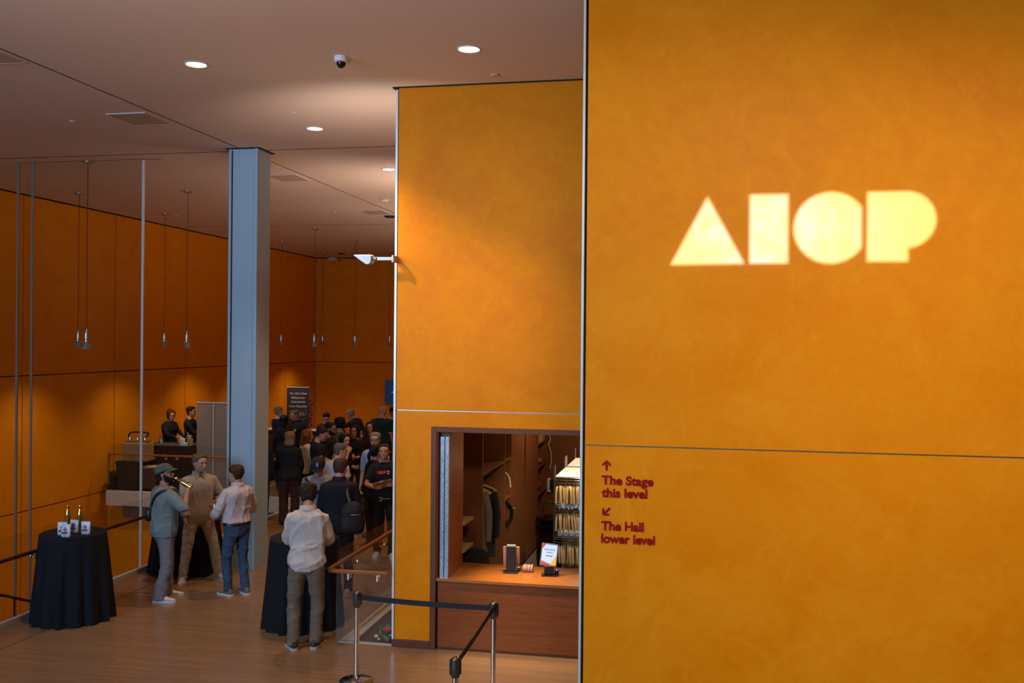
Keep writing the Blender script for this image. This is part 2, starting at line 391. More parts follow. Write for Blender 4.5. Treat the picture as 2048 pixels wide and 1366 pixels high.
# middle wall: pieces round the coat check opening
OX0, OZ1, CT = -2.87, 2.39, .785
w = struct(Geo().box(WX0+.02, OX0-.06, YW+.02, YW+.4, 0, ZC-.02).box(OX0-.06, 3, YW+.02, YW+.4, 2.45, ZC-.012).build('wall_middle', DARK, smooth=False))
for x0, x1, z0, z1 in ((WX0+.02, 3, 2.626, ZC-.012), (WX0+.02, OX0-.065, .085, 2.616)):
    Geo().box(x0, x1, YW, YW+.03, z0, z1).build('panel', ORANGE, w, False)
Geo().box(OX0-.065, 3, YW, YW+.03, 2.45, 2.616).build('panel', ORANGE, w, False)
Geo().box(WX0+.03, 3, YW+.002, YW+.02, 2.617, 2.625).build('joint_bead', STEEL, w, False)
Geo().box(WX0-.012, WX0+.012, YW-.004, YW+.42, .02, ZC-.03).build('corner_trim', ALU, w, False)
Geo().box(WX0+.012, WX0+.022, YW+.004, YW+.4, .02, ZC-.03).build('corner_reveal', BLACK, w, False)
Geo().box(WX0-.05, 3, YW-.02, YW+.45, ZC-.012, ZC-.002).build('ceiling_reveal', BLACK, w, False)
struct(Geo().box(WX0-.01, OX0-.065, YW-.014, YW+.06, 0, .082).build('baseboard_middle', mat('baseboard_wood', (.12, .035, .018), .5), smooth=False, bevel=.004))
# ceiling in boards with open joints
g = Geo().box(XL, 9, -4, YF, ZC+.012, ZC+.08); ce = struct(g.build('ceiling', DARK, smooth=False))
XS = [XL, -6.74, 9]; YS = [-4, 4.5, 13.5, 22.55, YF]
for i in range(2):
    for j in range(4):
        Geo().box(XS[i]+.004+(0 if i else .02), XS[i+1]-.004, YS[j]+.004, YS[j+1]-.004, ZC, ZC+.011).build('ceiling_board', CEIL, ce, False)
Geo().box(-6.748, -6.732, -4, YF, ZC-.002, ZC+.011).build('joint_strip', DARK, ce, False)
for y in (13.5, 22.55): Geo().box(XL, 9, y-.011, y+.011, ZC-.002, ZC+.011).build('joint_strip', DARK, ce, False)
Geo().box(XL-.01, XL+.025, -4, YF, ZC-.022, ZC+.011).build('joint_strip', DARK, ce, False); Geo().box(XL, -3.1, YF-.03, YF+.02, ZC-.022, ZC+.011).build('joint_strip', DARK, ce, False)
# steel column: H section, web recessed between two flange plates
CX0, CX1, CY0, CY1 = -6.90, -6.45, 13.30, 13.74
c = struct(Geo().box(CX0+.03, CX1-.04, CY0+.03, CY1-.03, 0, ZC-.008).build('column', COLGREY, smooth=False), 'pale blue-grey painted steel column standing on the wooden floor', 'column')
Geo().box(CX0, CX0+.035, CY0, CY1, 0, ZC-.008).build('flange', COLGREY, c, False); Geo().box(CX1-.045, CX1, CY0, CY1, 0, ZC-.008).build('flange', COLGREY, c, False)
Geo().box(CX0+.036, CX0+.046, CY0+.022, CY0+.04, 0, ZC-.03).build('shadow_joint', DARK, c, False)
Geo().box(CX0-.05, CX1+.05, CY0-.04, CY1+.05, ZC-.008, ZC-.001).build('ceiling_reveal', BLACK, c, False)

# ---- ceiling fittings
def hatch(x, y, label, w=.52, d=.62):
    t = empty('ceiling_hatch', (x, y, ZC), label, 'hatch', group='flush access hatches in the ceiling')
    Geo().box(-w/2, w/2, -d/2, d/2, -.012, 0).build('panel', mat('hatch_paint', (.42, .34, .29), .8), t, False)
    g = Geo(); g.box(-w/2-.01, w/2+.01, -d/2-.01, -d/2, -.014, 0); g.box(-w/2-.01, w/2+.01, d/2, d/2+.01, -.014, 0); g.box(-w/2-.01, -w/2, -d/2, d/2, -.014, 0); g.box(w/2, w/2+.01, -d/2, d/2, -.014, 0)
    g.build('frame', CEIL, t, False); return t
hatch(-7.1, 11.3, 'square flush ceiling hatch in front of the column, the widest one wholly in view')
hatch(-7.1, 15.85, 'square flush ceiling hatch just right of the column top')
hatch(-7.06, 8.45, 'square flush ceiling hatch cut by the left edge of the photo')
hatch(-7.1, 20.4, 'small-looking far ceiling hatch near the corner of the orange middle wall')
LENS = mat('lit_lens', (1, .9, .8), .3, emit=(1, .88, .76, 14))
def downlight(x, y, label, energy, lit=True, r=.108):
    t = empty('downlight', (x, y, ZC), label, 'ceiling light', group='recessed ceiling downlights')
    Geo().lathe([(r+.014, -.001), (r+.014, -.008), (r, -.010), (r-.012, -.002)], 28, cap=False).build('trim_ring', mat('ring_paint', (.6, .56, .52), .6), t)
    Geo().lathe([(r-.006, -.004), (r*.55, -.0035), (.002, -.003)], 28, cap=False).build('lens', LENS if lit else mat('unlit_lens', (.45, .40, .36), .5), t)
    if energy: lamp('downlight_beam', 'SPOT', (x, y, ZC-.03), energy, WARM, target=(x, y, 0), spot_size=math.radians(82), spot_blend=.7, shadow_soft_size=.08)
    return t
DL = 300
downlight(-5.12, 9.15, 'lit round downlight left of the dome camera', DL)
downlight(-2.24, 9.1, 'lit round downlight right of the dome camera, the largest in view', DL*.7)
lamp('floor_accent_beam', 'SPOT', (-2.24, 9.1, ZC-.03), 1900, (1, .78, .52), target=(-1.7, 9.8, 0), spot_size=math.radians(26), spot_blend=.9, shadow_soft_size=.05)
downlight(-5.10, 12.2, 'lit round downlight between column and middle wall', DL*1.5)
downlight(-5.10, 15.3, 'lit round downlight at the edge of the middle wall', DL*1.6)
downlight(-5.10, 18.5, 'dim far round downlight beside the wall edge trim', DL*1.3, r=.06)
for y in (21.6, 24.7, 27.8): lamp('far_downlight_beam', 'SPOT', (-5.1, y, ZC-.03), 55, WARM, target=(-5.1, y, 0), spot_size=math.radians(82), spot_blend=.7, shadow_soft_size=.08)
lamp('wall_spot', 'SPOT', (-5.0, 9.05, ZC-.06), 620, (1, .74, .38), target=(-3.0, YW, 3.75), spot_size=math.radians(44), spot_blend=1, shadow_soft_size=.08)
lamp('wall_spot', 'SPOT', (-2.3, 5.6, ZC-.06), 330, (1, .74, .42), target=(-2.2, YW, 3.4), spot_size=math.radians(62), spot_blend=1, shadow_soft_size=.15)  # extra wash put in to brighten the middle wall, no fitting there
t = empty('dome_camera', (-3.55, 9.14, ZC), 'white security dome camera with dark bubble under the ceiling', 'camera')
Geo().lathe([(.068, 0), (.070, -.03), (.066, -.052), (.05, -.058)], 28).build('housing', WHITE, t)
Geo().lathe([(.047, -.055), (.046, -.075), (.036, -.098), (.018, -.112), (.002, -.116)], 24).build('bubble', mat('smoked_dome', (.012, .01, .01), .12), t)
for i, (x, y, lab) in enumerate(((-5.01, 11.33, 'small round cover plate on the ceiling above the lit downlight by the column'), (-8.06, 11.3, 'small round cover plate left of the widest ceiling hatch'),
                                (-2.18, 10.02, 'small round cover plate just above the top of the middle wall'), (-11.68, 15.9, 'small round cover plate near the top of the left wall'),
                                (-8.04, 20.36, 'tiny far cover plate between the hanging lamps right of the column'), (-11.83, 20.3, 'tiny far cover plate among the hanging lamps left of the column'))):
    o = Geo().lathe([(.045, 0), (.045, -.008), (.038, -.016), (.002, -.017)], 20).build('sprinkler_cover', mat('cover_paint', (.55, .47, .42), .6)); o.location = (x, y, ZC)
    tag(o, lab, 'sprinkler', 'sprinkler cover plates on the ceiling')
o = Geo().lathe([(.06, 0), (.075, -.012), (.07, -.035), (.035, -.05), (.002, -.05)], 22).build('smoke_detector', WHITE); o.location = (-6.27, 18.57, ZC); tag(o, 'white round smoke detector under the ceiling by the wall edge', 'smoke detector')
for x, y, lab in ((-7.0, 21.1, 'black flat ceiling speaker beside the middle wall edge'), (-11.63, 30.1, 'black flat ceiling speaker near the far corner')):
    o = Geo().lathe([(.12, 0), (.125, -.02), (.11, -.035), (.002, -.036)], 24).build('ceiling_speaker', CHARPLASTIC); o.location = (x, y, ZC); tag(o, lab, 'speaker', 'black ceiling speakers')
t = empty('corner_camera', (-12.3, 31.0, ZC), 'pale beige camera hanging at the far ceiling corner', 'camera')  # beige camera under the far ceiling corner
Geo().lathe([(.05, 0), (.05, -.05)], 16).build('mount', mat('beige_plastic', (.5, .42, .35), .5), t); Geo().box(-.13, .16, -.08, .08, -.17, -.05).build('body', mat('beige_plastic', (.5, .42, .35), .5), t, bevel=.02)

# ---- pendants
SHADE = mat('lamp_shade', (.34, .30, .29), .45, .4); BULB = mat('lit_bulb', (1, .8, .5), .4, emit=(1, .72, .4, 6)); CORD = mat('pendant_cord', (.05, .02, .012), .6)
pr = empty('pendant_lamp', (0, 0, ZC), '', 'pendant lamp', group='hanging lamps along the left hall')
Geo().lathe([(.012, 0), (.080, -.004), (.080, -.018), (.066, -.032), (.02, -.048), (.006, -.06)], 20).build('ceiling_rose', STEEL, pr)
Geo().tube([(0, 0, -.04), (0, 0, -2.67)], .006, 6).build('cord', CORD, pr)
q = Geo(); q.ball((0, 0, -2.68), .02, n=10, m=6); q.tube([(-.055, 0, -2.675), (.055, 0, -2.675)], .006, 6); q.build('cross_bar', CHROME, pr)
Geo().lathe([(.014, -2.69), (.014, -2.735), (.043, -2.74), (.043, -2.83), (.03, -2.836), (.03, -2.852), (.043, -2.858), (.043, -2.876), (.036, -2.882)], 20).build('socket', STEEL, pr)
Geo().lathe([(.038, -2.88), (.044, -2.9), (.062, -2.95), (.084, -2.99), (.080, -2.99), (.056, -2.948), (.036, -2.9)], 24, cap=False).build('shade', SHADE, pr)
Geo().lathe([(.02, -2.89), (.04, -2.93), (.05, -2.955), (.03, -2.965), (.002, -2.967)], 16).build('bulb', BULB, pr)
first = True
spots = []
for i, y in enumerate((13.93, 17.0, 20.04, 23.18, 26.1, 29.2)): spots.append((-9.66, y, 0, i))
for i, y in enumerate((13.93, 16.94, 20.02, 23.2, 26.2, 29.3)): spots.append((-11.93, y, 1, i))
rank = ['nearest', 'second', 'third', 'fourth', 'fifth', 'sixth']
for x, y, row, i in spots:
    lab = f'bell-shaped steel pendant, {rank[i]} from the camera in the {"row nearest the left wall" if row else "outer row over the void"}'
    if first: o = pr; o.location = (x, y, ZC); o['label'] = lab; first = False
    else: o = dup(pr, (x, y, ZC), lab)
    lamp('pendant_beam', 'SPOT', (x, y, ZC-3.0), (190 if row else 110)*(1 if i < 4 else (1.1 if row else .7)), (1, .76, .40), target=(x, y, 0), spot_size=math.radians(122), spot_blend=1, shadow_soft_size=.05)

# ---- wall-mounted uplight on an arm
t = empty('arm_uplight', (WX0, YW-.12, 4.29), 'pale grey wedge-shaped uplight on a horizontal arm from the wall edge', 'wall light')
GREYP = mat('grey_metal_paint', (.45, .50, .58), .45, .3)
Geo().prism([(-.43, .035), (-.235, .035), (-.23, .02), (-.23, -.03), (-.245, -.055), (-.27, -.065), (-.29, -.06)], (0, -.06, .0), (1, 0, 0), (0, 0, 1), (0, .12, 0)).build('lamp_head', GREYP, t, False)
Geo().box(-.42, -.24, -.05, .05, .036, .04).build('lens', mat('uplight_lens', (1, .9, .8), .3, emit=(1, .78, .52, 8)), t, False)
q = Geo(); q.tube([(-.232, 0, -.0), (-.16, 0, -.004)], .018, 12); q.ball((-.19, 0, .0), .028); q.build('swivel_joint', CHROME, t)
Geo().box(-.17, .0, -.02, .02, -.022, .016).build('arm', GREYP, t, bevel=.004)
Geo().box(-.0, .02, -.03, .2, -.04, .035).build('wall_bracket', GREYP, t, False)
for y_, e_ in ((16.2, 620), (20.5, 520), (25.0, 360)): lamp('hidden_ceiling_fill', 'SPOT', (-3.7, y_, 4.0), e_, (1, .74, .54), target=(-5.6, y_+.6, 6.2), spot_size=math.radians(118), spot_blend=1, shadow_soft_size=.08)  # added out of view behind the middle wall to lift the back ceiling
lamp('uplight_lamp', 'POINT', (WX0-.40, YW-.16, 4.46), 22, (1, .72, .40), shadow_soft_size=.04)
lamp('uplight_beam', 'SPOT', (WX0-.34, YW-.1, 4.37), 220, (1, .78, .62), target=(WX0-.5, YW+2.0, 6.2), spot_size=math.radians(125), spot_blend=1, shadow_soft_size=.06)

# ---- glass and rails
def pane(name, parent, x0, x1, y0, y1, z0, z1): return Geo().box(x0, x1, y0, y1, z0, z1).build(name, GLASS, parent, False)
gw = struct(empty('wall_glass', (0, 0, 0), 'full height clear glass screen across the stair void under the ceiling track', 'glass screen'))
YP = 13.88
pane('pane', gw, XL+.05, -10.90, YP-.006, YP+.006, -4.2, ZC-.02); pane('pane', gw, -10.85, -10.64, YP-.006, YP+.006, -4.2, ZC-.02)
pane('pane', gw, -10.58, -8.68, YP-.006, YP+.006, -4.2, ZC-.02)
for x, wd in ((-10.875, .018), (-10.61, .018), (-8.65, .019)): Geo().box(x-wd, x+wd, YP-.012, YP+.012, -4.2, ZC-.02).build('edge_strip', ALU if x > -9 else mat('dull_strip', (.30, .25, .23), .5, .5), gw, False)
Geo().box(-10.95, -8.33, YP-.009, YP+.009, ZC-.005, ZC-.0005).build('ceiling_track', mat('track_bronze', (.12, .07, .045), .5), gw, False)
def guard(name, label, panes, rails, brackets, shoe, railm):
    t = empty(name, (0, 0, 0), label, 'railing')
    for p in panes: pane('glass_panel', t, *p)
    for r in rails: r.build('handrail', railm, t, True, .008)
    for b in brackets:
        q = Geo(); q.tube([(b[0], b[1], b[2]), (b[0]+b[3], b[1]+b[4], b[2]-.02), (b[0]+b[3], b[1]+b[4], b[2]+.05)], .014, 8); q.ball((b[0], b[1], b[2]), .028, n=10, m=6); q.build('bracket', CHROME, t)
    for s_ in shoe: Geo().box(*s_).build('floor_channel', ALU, t, False)
    return t
ys = [1.7, 4.74, 7.78, 10.82, 13.86, 16.9, YG]
guard('glass_railing', 'glass guard with dark wooden handrail along the stair void on the left',
      [(EX+.024, EX+.036, ys[i]+.006, ys[i+1]-.006, .01, 1.04) for i in range(6)],
      [Geo().box(EX+.08, EX+.125, 1.7, 16.9, .775, .815)],
      [(EX+.04, y, .735, .06, 0) for y in (3.2, 5.9, 8.6, 10.5, 13.0, 15.8)], [(EX, EX+.06, 1.7, YG, 0, .055)], DARKRAIL)
q2 = Geo().box(-12.82, EX+.03, YG-.075, YG-.035, .815, .855); q3 = Geo().box(-12.85, -12.81, YG-.075, YG-.035, .16, .855)
guard('glass_railing', 'far glass guard with thin wooden rail on the gallery edge before the bar',
      [(x0+.006, x1-.006, YG+.0, YG+.012, .01, 1.05) for x0, x1 in ((-12.9, -11.3), (-11.3, -9.7), (-9.7, EX))], [q2, q3],
      [(x, YG-.01, .77, 0, -.045) for x in (-12.3, -11.2, -10.2, -9.0)], [(-12.9, EX, YG-.02, YG+.04, 0, .03)], RAIL)
GX, GY = -4.02, YW-.01
guard('glass_railing', 'glass guard with reddish wooden handrail beside the coat check wall',
      [(GX-.006, GX+.006, GY+.006, 12.1, .01, 1.035), (GX-.006, GX+.006, 12.11, 14.2, .01, 1.035), (GX-.006, GX+.006, 14.21, 16.6, .01, 1.035), (GX, -3.39, GY-.006, GY+.006, .01, 1.035)],
      [Geo().box(GX-.10, GX-.055, GY-.1, 16.6, .80, .84), Geo().box(GX-.10, -3.39, GY-.10, GY-.055, .80, .84)],
      [(GX, y, .755, -.06, 0) for y in (11.0, 12.0, 13.2, 14.6)]+[(x, GY, .755, 0, -.06) for x in (-3.86, -3.52)], [], RAIL)
t = empty('stair_rail', (0, 0, 0), 'dark sloping handrail seen low in the stair void at the left edge', 'railing')
Geo().tube([(-10.0, 11.2, .0), (-10.0, 12.54, -.39), (-10.0, 13.25, -.68)], .022, 8).build('handrail', DARKRAIL, t)
for y, z in ((11.6, -.12), (12.75, -.48)): Geo().tube([(-10.0, y, z), (-10.0, y, -4.2)], .014, 8).build('post', DARKRAIL, t)
# ------------------------------------------------------------------ coat check
cf = empty('door_frame', (OX0, YW, 0), 'reddish-brown wooden frame round the coat check opening', 'frame')
FW = wood('frame_wood', (.17, .062, .035), (.13, .045, .025), .45, 'z')
Geo().box(-.062, .0, -.02, .16, 0, 2.45).build('jamb', FW, cf, False, .003); Geo().box(0.0, 4.3, -.02, .16, OZ1, 2.45).build('head', FW, cf, False, .003)
Geo().box(-.004, .012, .0, .14, CT+.0, OZ1).build('stop', CHERRYV, cf, False)
ct = empty('counter', (OX0, YW, 0), 'long cherry wood coat check counter in the opening of the orange wall', 'counter')
Geo().box(.004, 4.3, -.012, .80, CT-.035, CT).build('counter_top', wood('counter_wood', (.42, .15, .034), (.34, .115, .024), .22, 'x'), ct, False, .004)
Geo().box(.02, 4.3, .012, .05, .03, CT-.042).build('front_panel', CHERRY, ct, False)
Geo().box(.02, 4.3, .022, .06, 0, .03).build('plinth', FW, ct, False)
Geo().box(.02, .06, .05, .78, .0, CT-.04).build('side_panel', CHERRYV, ct, False)
# coat room shell
WALNUT = wood('coatroom_veneer', (.23, .082, .03), (.16, .055, .02), .4, 'x', 1.5)
struct(Geo().box(-3.05, -3.005, YW+.43, 16.9, 0, 3.0).build('wall_coat_left', WALNUT, smooth=False))
struct(Geo().box(-3.0, 3, 16.75, 16.85, 0, 3.0).build('wall_coat_back', WALNUT, smooth=False))
struct(Geo().box(1.5, 1.6, YW+.4, 16.85, 0, 3.0).build('wall_coat_right', WALNUT, smooth=False))
struct(Geo().box(-3.0, 3, YW+.03, 16.85, 2.9, 3.0).build('ceiling_coat', mat('coatroom_ceiling', (.25, .2, .16), .8), smooth=False))
struct(Geo().box(-2.95, 3, YW+.1, 16.75, -.002, .004).build('floor_coat', mat('grey_concrete', (.30, .27, .20), .6, var=.25, vscale=2), smooth=False))
# cabinet fronts: side boards, shelves, doors
def board(parent, name, *b): return Geo().box(*b).build(name, WALNUT, parent, False, .002)
t = empty('coat_cabinet', (-2.98, 11.66, 0), 'open cherry closet with high shelf and a hanging coat, behind the counter', 'closet')
board(t, 'side_panel', 0, .33, .0, .03, 0, 2.6); board(t, 'side_panel', .0, .33, 1.38, 1.41, 0, 2.6); board(t, 'shelf', 0, .33, .03, 1.38, 1.735, 1.76)
Geo().tube([(.16, .03, 1.62), (.16, 1.38, 1.62)], .012, 8).build('hanging_rod', STEEL, t); board(t, 'back_panel', 0, .012, .03, 1.38, 0, 2.6)
t = empty('coat_cabinet', (-2.98, 13.07, 0), 'tall narrow cherry locker with shelf and straps showing, right of the hanging coat', 'closet')
board(t, 'side_panel', .0, .33, .40, .43, 0, 2.6); board(t, 'shelf', 0, .33, .0, .40, 1.735, 1.76); board(t, 'shelf', 0, .33, 0, .40, 1.2, 1.225); board(t, 'shelf', 0, .33, 0, .4, .3, .325); board(t, 'back_panel', 0, .012, 0, .4, 0, 2.6)
q = Geo(); q.tube([(.2, .2, 1.62), (.27, .2, 1.58), (.34, .21, 1.5), (.36, .21, 1.36)], .009, 6, sub=3); q.build('hook', PAPER, t)
q = Geo(); q.tube([(.25, .15, 1.19), (.36, .2, 1.1), (.38, .22, .95), (.3, .2, .8)], .03, 8, flat=.4, sub=3); q.tube([(.25, .2, 1.1), (.42, .25, 1.06)], .02, 6); q.build('strap', CHARPLASTIC, t)
t = empty('locker_doors', (-2.98, 13.5, 0), 'pair of flat cherry locker doors receding towards the back wall of the coat room', 'cabinet')
for y0, y1, x in ((0, 1.02, .0), (1.03, 2.2, .012)):
    board(t, 'door', .29+x, .33+x, y0+.01, y1, .06, 2.6)
board(t, 'plinth', 0, .3, 0, 2.2, 0, .06); board(t, 'carcass', 0, .28, 0, 2.2, .06, 2.6)
q = Geo();
for z in (2.15, 1.45): q.box(.325, .345, .0, .012, z, z+.12)
q.build('hinge', STEEL, t, False)
t = empty('shelf_unit', (-2.98, 15.75, 0), 'open wooden shelves with odd items at the far end of the locker row', 'shelves')
board(t, 'side_panel', 0, .33, .95, .98, 0, 2.6); 
for z in (1.68, 1.3, .85, .4): board(t, 'shelf', 0, .33, 0, .95, z, z+.03)
board(t, 'back_panel', 0, .012, 0, .95, 0, 2.6)
def small(name, label, cat, g, m, loc, **k):
    o = g.build(name, m, **k); o.location = loc; return tag(o, label, cat)
small('cardboard_box', 'small brown box on the upper far shelf in the coat room', 'box', Geo().box(-.1, .1, -.12, .12, 0, .16), mat('kraft_card', (.42, .27, .13), .8), (-2.74, 16.2, 1.711), bevel=.004)
small('folded_cloth', 'rust-coloured folded cloth on the far coat room shelf', 'cloth', Geo().ball((0, 0, .06), .14, .16, .06), mat('rust_cloth', (.30, .09, .04), .9), (-2.78, 16.15, 1.331))
small('knit_hat', 'dark red bundle on the low far shelf of the coat room', 'hat', Geo().ball((0, 0, .09), .13, .13, .09), mat('dark_red_knit', (.16, .035, .02), .95), (-2.78, 16.2, .881))
# side shelves near the shutter
for z, lab in ((1.245, 'upper short pale wooden shelf right of the folded shutter'), (.93, 'lower short pale wooden shelf right of the folded shutter')):
    t = empty('wall_shelf', (-2.98, 11.2, z), lab, 'shelf'); Geo().box(0, .27, -.2, .25, 0, .03).build('board', mat('pale_shelf_wood', (.42, .26, .14), .5), t, False); Geo().box(.2, .26, .1, .13, -.07, 0).build('bracket', STEEL, t, False)
# coats and hanger
HW = mat('hanger_wood', (.62, .38, .15), .35)
def hanger_geo():
    q = Geo(); q.tube([(0, -.21, -.085), (0, -.12, -.035), (0, 0, 0), (0, .12, -.035), (0, .21, -.085)], .011, 6, flat=1.5, sub=2); q.tube([(0, -.19, -.09), (0, .19, -.09)], .006, 5)
    q.tube([(0, 0, 0), (0, 0, .03), (0, .022, .05), (0, 0, .075), (0, -.02, .06)], .0025, 5, sub=2, mi=1); return q
def coat(name, loc, label, m, rz, ln=.92, wd=.24):
    t = empty(name, loc, label, 'coat', rz=rz); q = Geo(); rings = []
    for z, w_, d in ((-.02, .05, .05), (-.06, .17, .07), (-.12, wd-.02, .08), (-.3, wd-.02, .085), (-.6, wd, .09), (-ln, wd+.02, .095)):
        rings.append([(d*math.cos(a)*(1+.1*math.sin(5*a)), w_*math.sin(a), z) for a in [2*math.pi*j/20 for j in range(20)]])
    q.loft(rings); q.build('coat_body', m, t); q = Geo()
    for s_ in (-1, 1): q.tube([(0, s_*(wd-.03), -.1), (.02, s_*(wd+.02), -.35), (.03, s_*(wd+.01), -.68)], [.055, .055, .045], 10, sub=3)
    q.build('sleeve', m, t); h = hanger_geo().build('hanger', [HW, CHROME], t); return t
coat('hanging_coat', (-2.80, 12.2, 1.545), 'dark coat on a wooden hanger in the open closet', mat('black_wool', (.012, .012, .016), .95), -1.2, wd=.19)
coat('hanging_coat', (-2.82, 11.98, 1.545), 'grey-beige jacket hanging in front of the dark coat in the closet', mat('grey_wool', (.20, .17, .14), .95), -1.2, ln=.88, wd=.15)
# folded shutter leaf with its long metal hinge
t = empty('folded_shutter', (-2.765, YW+.05, CT), 'folded wooden shutter leaf with a tall silver hinge standing on the counter', 'shutter')
Geo().box(-.03, .03, .0, .62, .004, 1.575).build('leaf', wood('shutter_wood', (.40, .15, .05), (.32, .11, .036), .35, 'z'), t, False)
Geo().box(-.095, -.035, .02, .62, .004, 1.575).build('leaf', FW, t, False)
PIT = mat('galvanised_hinge', (.55, .56, .60), .35, .9, var=.5, vscale=60, stretch=(1, 1, .5))
for x in (-.052, .0): 
    Geo().box(x-.020, x+.022, -.012, .0, .0, 1.55).build('hinge_strip', PIT, t, False)
Geo().tube([(-.026, -.012, 0), (-.026, -.012, 1.55)], .006, 8).build('hinge_pin', CHROME, t)
Geo().box(-.06, .035, -.02, .6, 1.565, 1.595).build('top_track', FW, t, False)
# tablets on counter stands
def tablet_stand(x, y, label, rz, front):
    t = empty('tablet_stand', (x, y, CT), label, 'tablet stand', rz=rz, group=None)
    Geo().box(-.085, .085, -.075, .075, 0, .008).build('base_plate', CHARPLASTIC, t, False, .003)
    hz = .255 if not front else .15
    Geo().box(-.055, .055, -.012, .030, .008, hz).build('post', CHARPLASTIC, t, False, .004)
    tl = Matrix.Translation((0, -.035 if front else .055, .235 if front else .17)) @ Matrix.Rotation(math.radians(-22 if front else 20), 4, 'X') @ Matrix.Rotation(math.radians(6 if front else 0), 4, 'Y')
    w, h = .094, .125
    b = Geo().box(-w, w, 0, .009, -h, h).xf(tl).build('tablet', mat('tablet_silver', (.62, .50, .45), .35, .5), t, False, .004)
    if front:
        E = lambda n, c: mat(n, (.02, .02, .02), .3, emit=(*c, 1.9))
        def fl(poly, m, nm, dy): Geo().prism(poly, (0, dy, 0), (1, 0, 0), (0, 0, 1), (0, -.0006, 0)).xf(tl).build(nm, m, b, False)
        fl([(-w+.003, -h+.003), (w-.003, -h+.003), (w-.003, h-.003), (-w+.003, h-.003)], mat('tablet_bezel', (.01, .01, .012), .2), 'bezel', 0)
        fl([(-.083, -.113), (.083, -.113), (.083, .113), (-.083, .113)], E('screen_white', (.48, .62, .95)), 'screen', -.001)
        fl([(-.083, -.113), (.012, -.113), (.018, -.098), (-.083, -.07)], E('screen_red', (.62, .03, .03)), 'screen_graphic', -.002)
        fl([(.014, -.113), (.083, -.113), (.083, .0), (.02, -.097)], E('screen_gold', (.72, .36, .06)), 'screen_graphic', -.002)
        fl([(-.083, .113), (-.045, .113), (-.083, .06)], E('screen_red', (.62, .03, .03)), 'screen_graphic', -.002)
        dk = E('screen_ink', (.03, .04, .08))
        for z, a, c_ in ((.055, -.06, .062), (.024, -.035, .04)):
            n = 10 if z > .05 else 7; st = (c_-a)/n
            for k in range(n): fl([(a+k*st, z-.005), (a+k*st+st*.7, z-.005), (a+k*st+st*.7, z+.005+.003*(k % 3 == 0)), (a+k*st, z+.005)], dk, 'screen_text', -.002)
        fl([(-.036, -.022), (.036, -.022), (.041, -.014), (.036, -.006), (-.036, -.006), (-.041, -.014)], E('screen_button', (.55, .12, .08)), 'screen_button', -.002)
        Geo().box(-.055, .045, -.05, -.012, .105, .125).build('clamp', mat('clamp_metal', (.6, .52, .40), .4, .5), t, False, .003)
        Geo().box(-.05, .05, -.012, .035, .11, .25).build('holder', CHARPLASTIC, t, False)
    else:
        Geo().box(-.05, .05, .0, .06, .285, .305).build('clamp', mat('clamp_metal', (.6, .52, .40), .4, .5), t, False, .003)
        Geo().box(-.055, .055, -.012, .045, .255, .29).build('holder', CHARPLASTIC, t, False)
    q = Geo(); q.lathe([(.022, 0), (.026, .03), (.018, .045)], 14, (.085, .045, .008)); q.build('card_reader', CHARPLASTIC, t)
    Geo().ball((.085, .03, .05), .008).build('indicator_light', mat('blue_led', (.1, .15, .6), .3, emit=(.35, .5, 1, 2.5)), t)
    return t
tablet_stand(-2.115, 10.79, 'black tablet stand seen from behind on the wooden counter', .12, False)
tablet_stand(-1.675, 10.76, 'black tablet stand with lit white red and gold screen on the counter', .16, True)
t = empty('cable_bundle', (-1.93, 10.86, CT), 'pinkish coiled cable bundle lying between the two tablet stands', 'cable')
q = Geo(); YR = mat('pink_cord', (.62, .36, .27), .7)
for k in range(9):
    cx = -.05+.0125*k; q.tube([(cx+.004*math.sin(k*2), .042*math.cos(a), .042+.037*math.sin(a)) for a in [2*math.pi*j/14 for j in range(15)]], .007, 6)
q.build('coil', YR, t); Geo().tube([(-.05, -.03, .02), (-.09, -.05, .012), (-.1, -.0, .008), (-.07, .05, .008), (.0, .12, .008), (-.02, .2, .008)], .004, 6, sub=3).build('loose_end', CHARPLASTIC, t)
# wire rack with hangers
def rack(y0, label, x0=-1.885, x1=-.7, d=.98):
    t = empty('wire_rack', (x0, y0, 0), label, 'rack'); w_ = x1-x0
    for x in (0, w_):
        for y in (0, d):
            q = Geo(); q.tube([(x, y, 0), (x, y, 1.79)], .013, 8)
            for k in range(6): q.lathe([(.0155, 0), (.0155, .008)], 8, (x, y, 1.6+k*.032))
            q.build('post', STEEL, t)
    for z in (1.63, 1.27, .86, .2):
        q = Geo()
        for y in (0, d):
            q.tube([(0, y, z), (w_, y, z)], .006, 6); q.tube([(0, y, z-.03), (w_, y, z-.03)], .004, 6)
            q.tube([(i*w_/24, y, z if i % 2 else z-.03) for i in range(25)], .0025, 4)
        for x in (0, w_): q.tube([(x, 0, z), (x, d, z)], .006, 6)
        for k in range(1, 12): q.tube([(0, d*k/12, z), (w_, d*k/12, z)], .0025, 4)
        q.build('wire_shelf', CHROME, t)
        if z > .5 and z != .86: Geo().box(.01, w_-.01, .01, d-.01, z+.008, z+.016).build('shelf_liner', PAPER, t, False)
    Geo().tube([(0, .03, 1.56), (w_, .03, 1.56)], .006, 6).build('rod', CHROME, t); 
    for z in (1.20, .79): Geo().tube([(0, .03, z), (w_, .03, z)], .006, 6).build('rod', CHROME, t)
    return t
rack(12.5, 'chrome wire rack full of wooden hangers, beside the bright wall edge'); rack(13.6, 'second chrome wire rack behind the first, only its white top showing')
hm = None; HT = mat('hook_steel', (.6, .6, .62), .3, 1)
ORD = 'first second third fourth fifth sixth seventh eighth ninth tenth eleventh twelfth'.split()
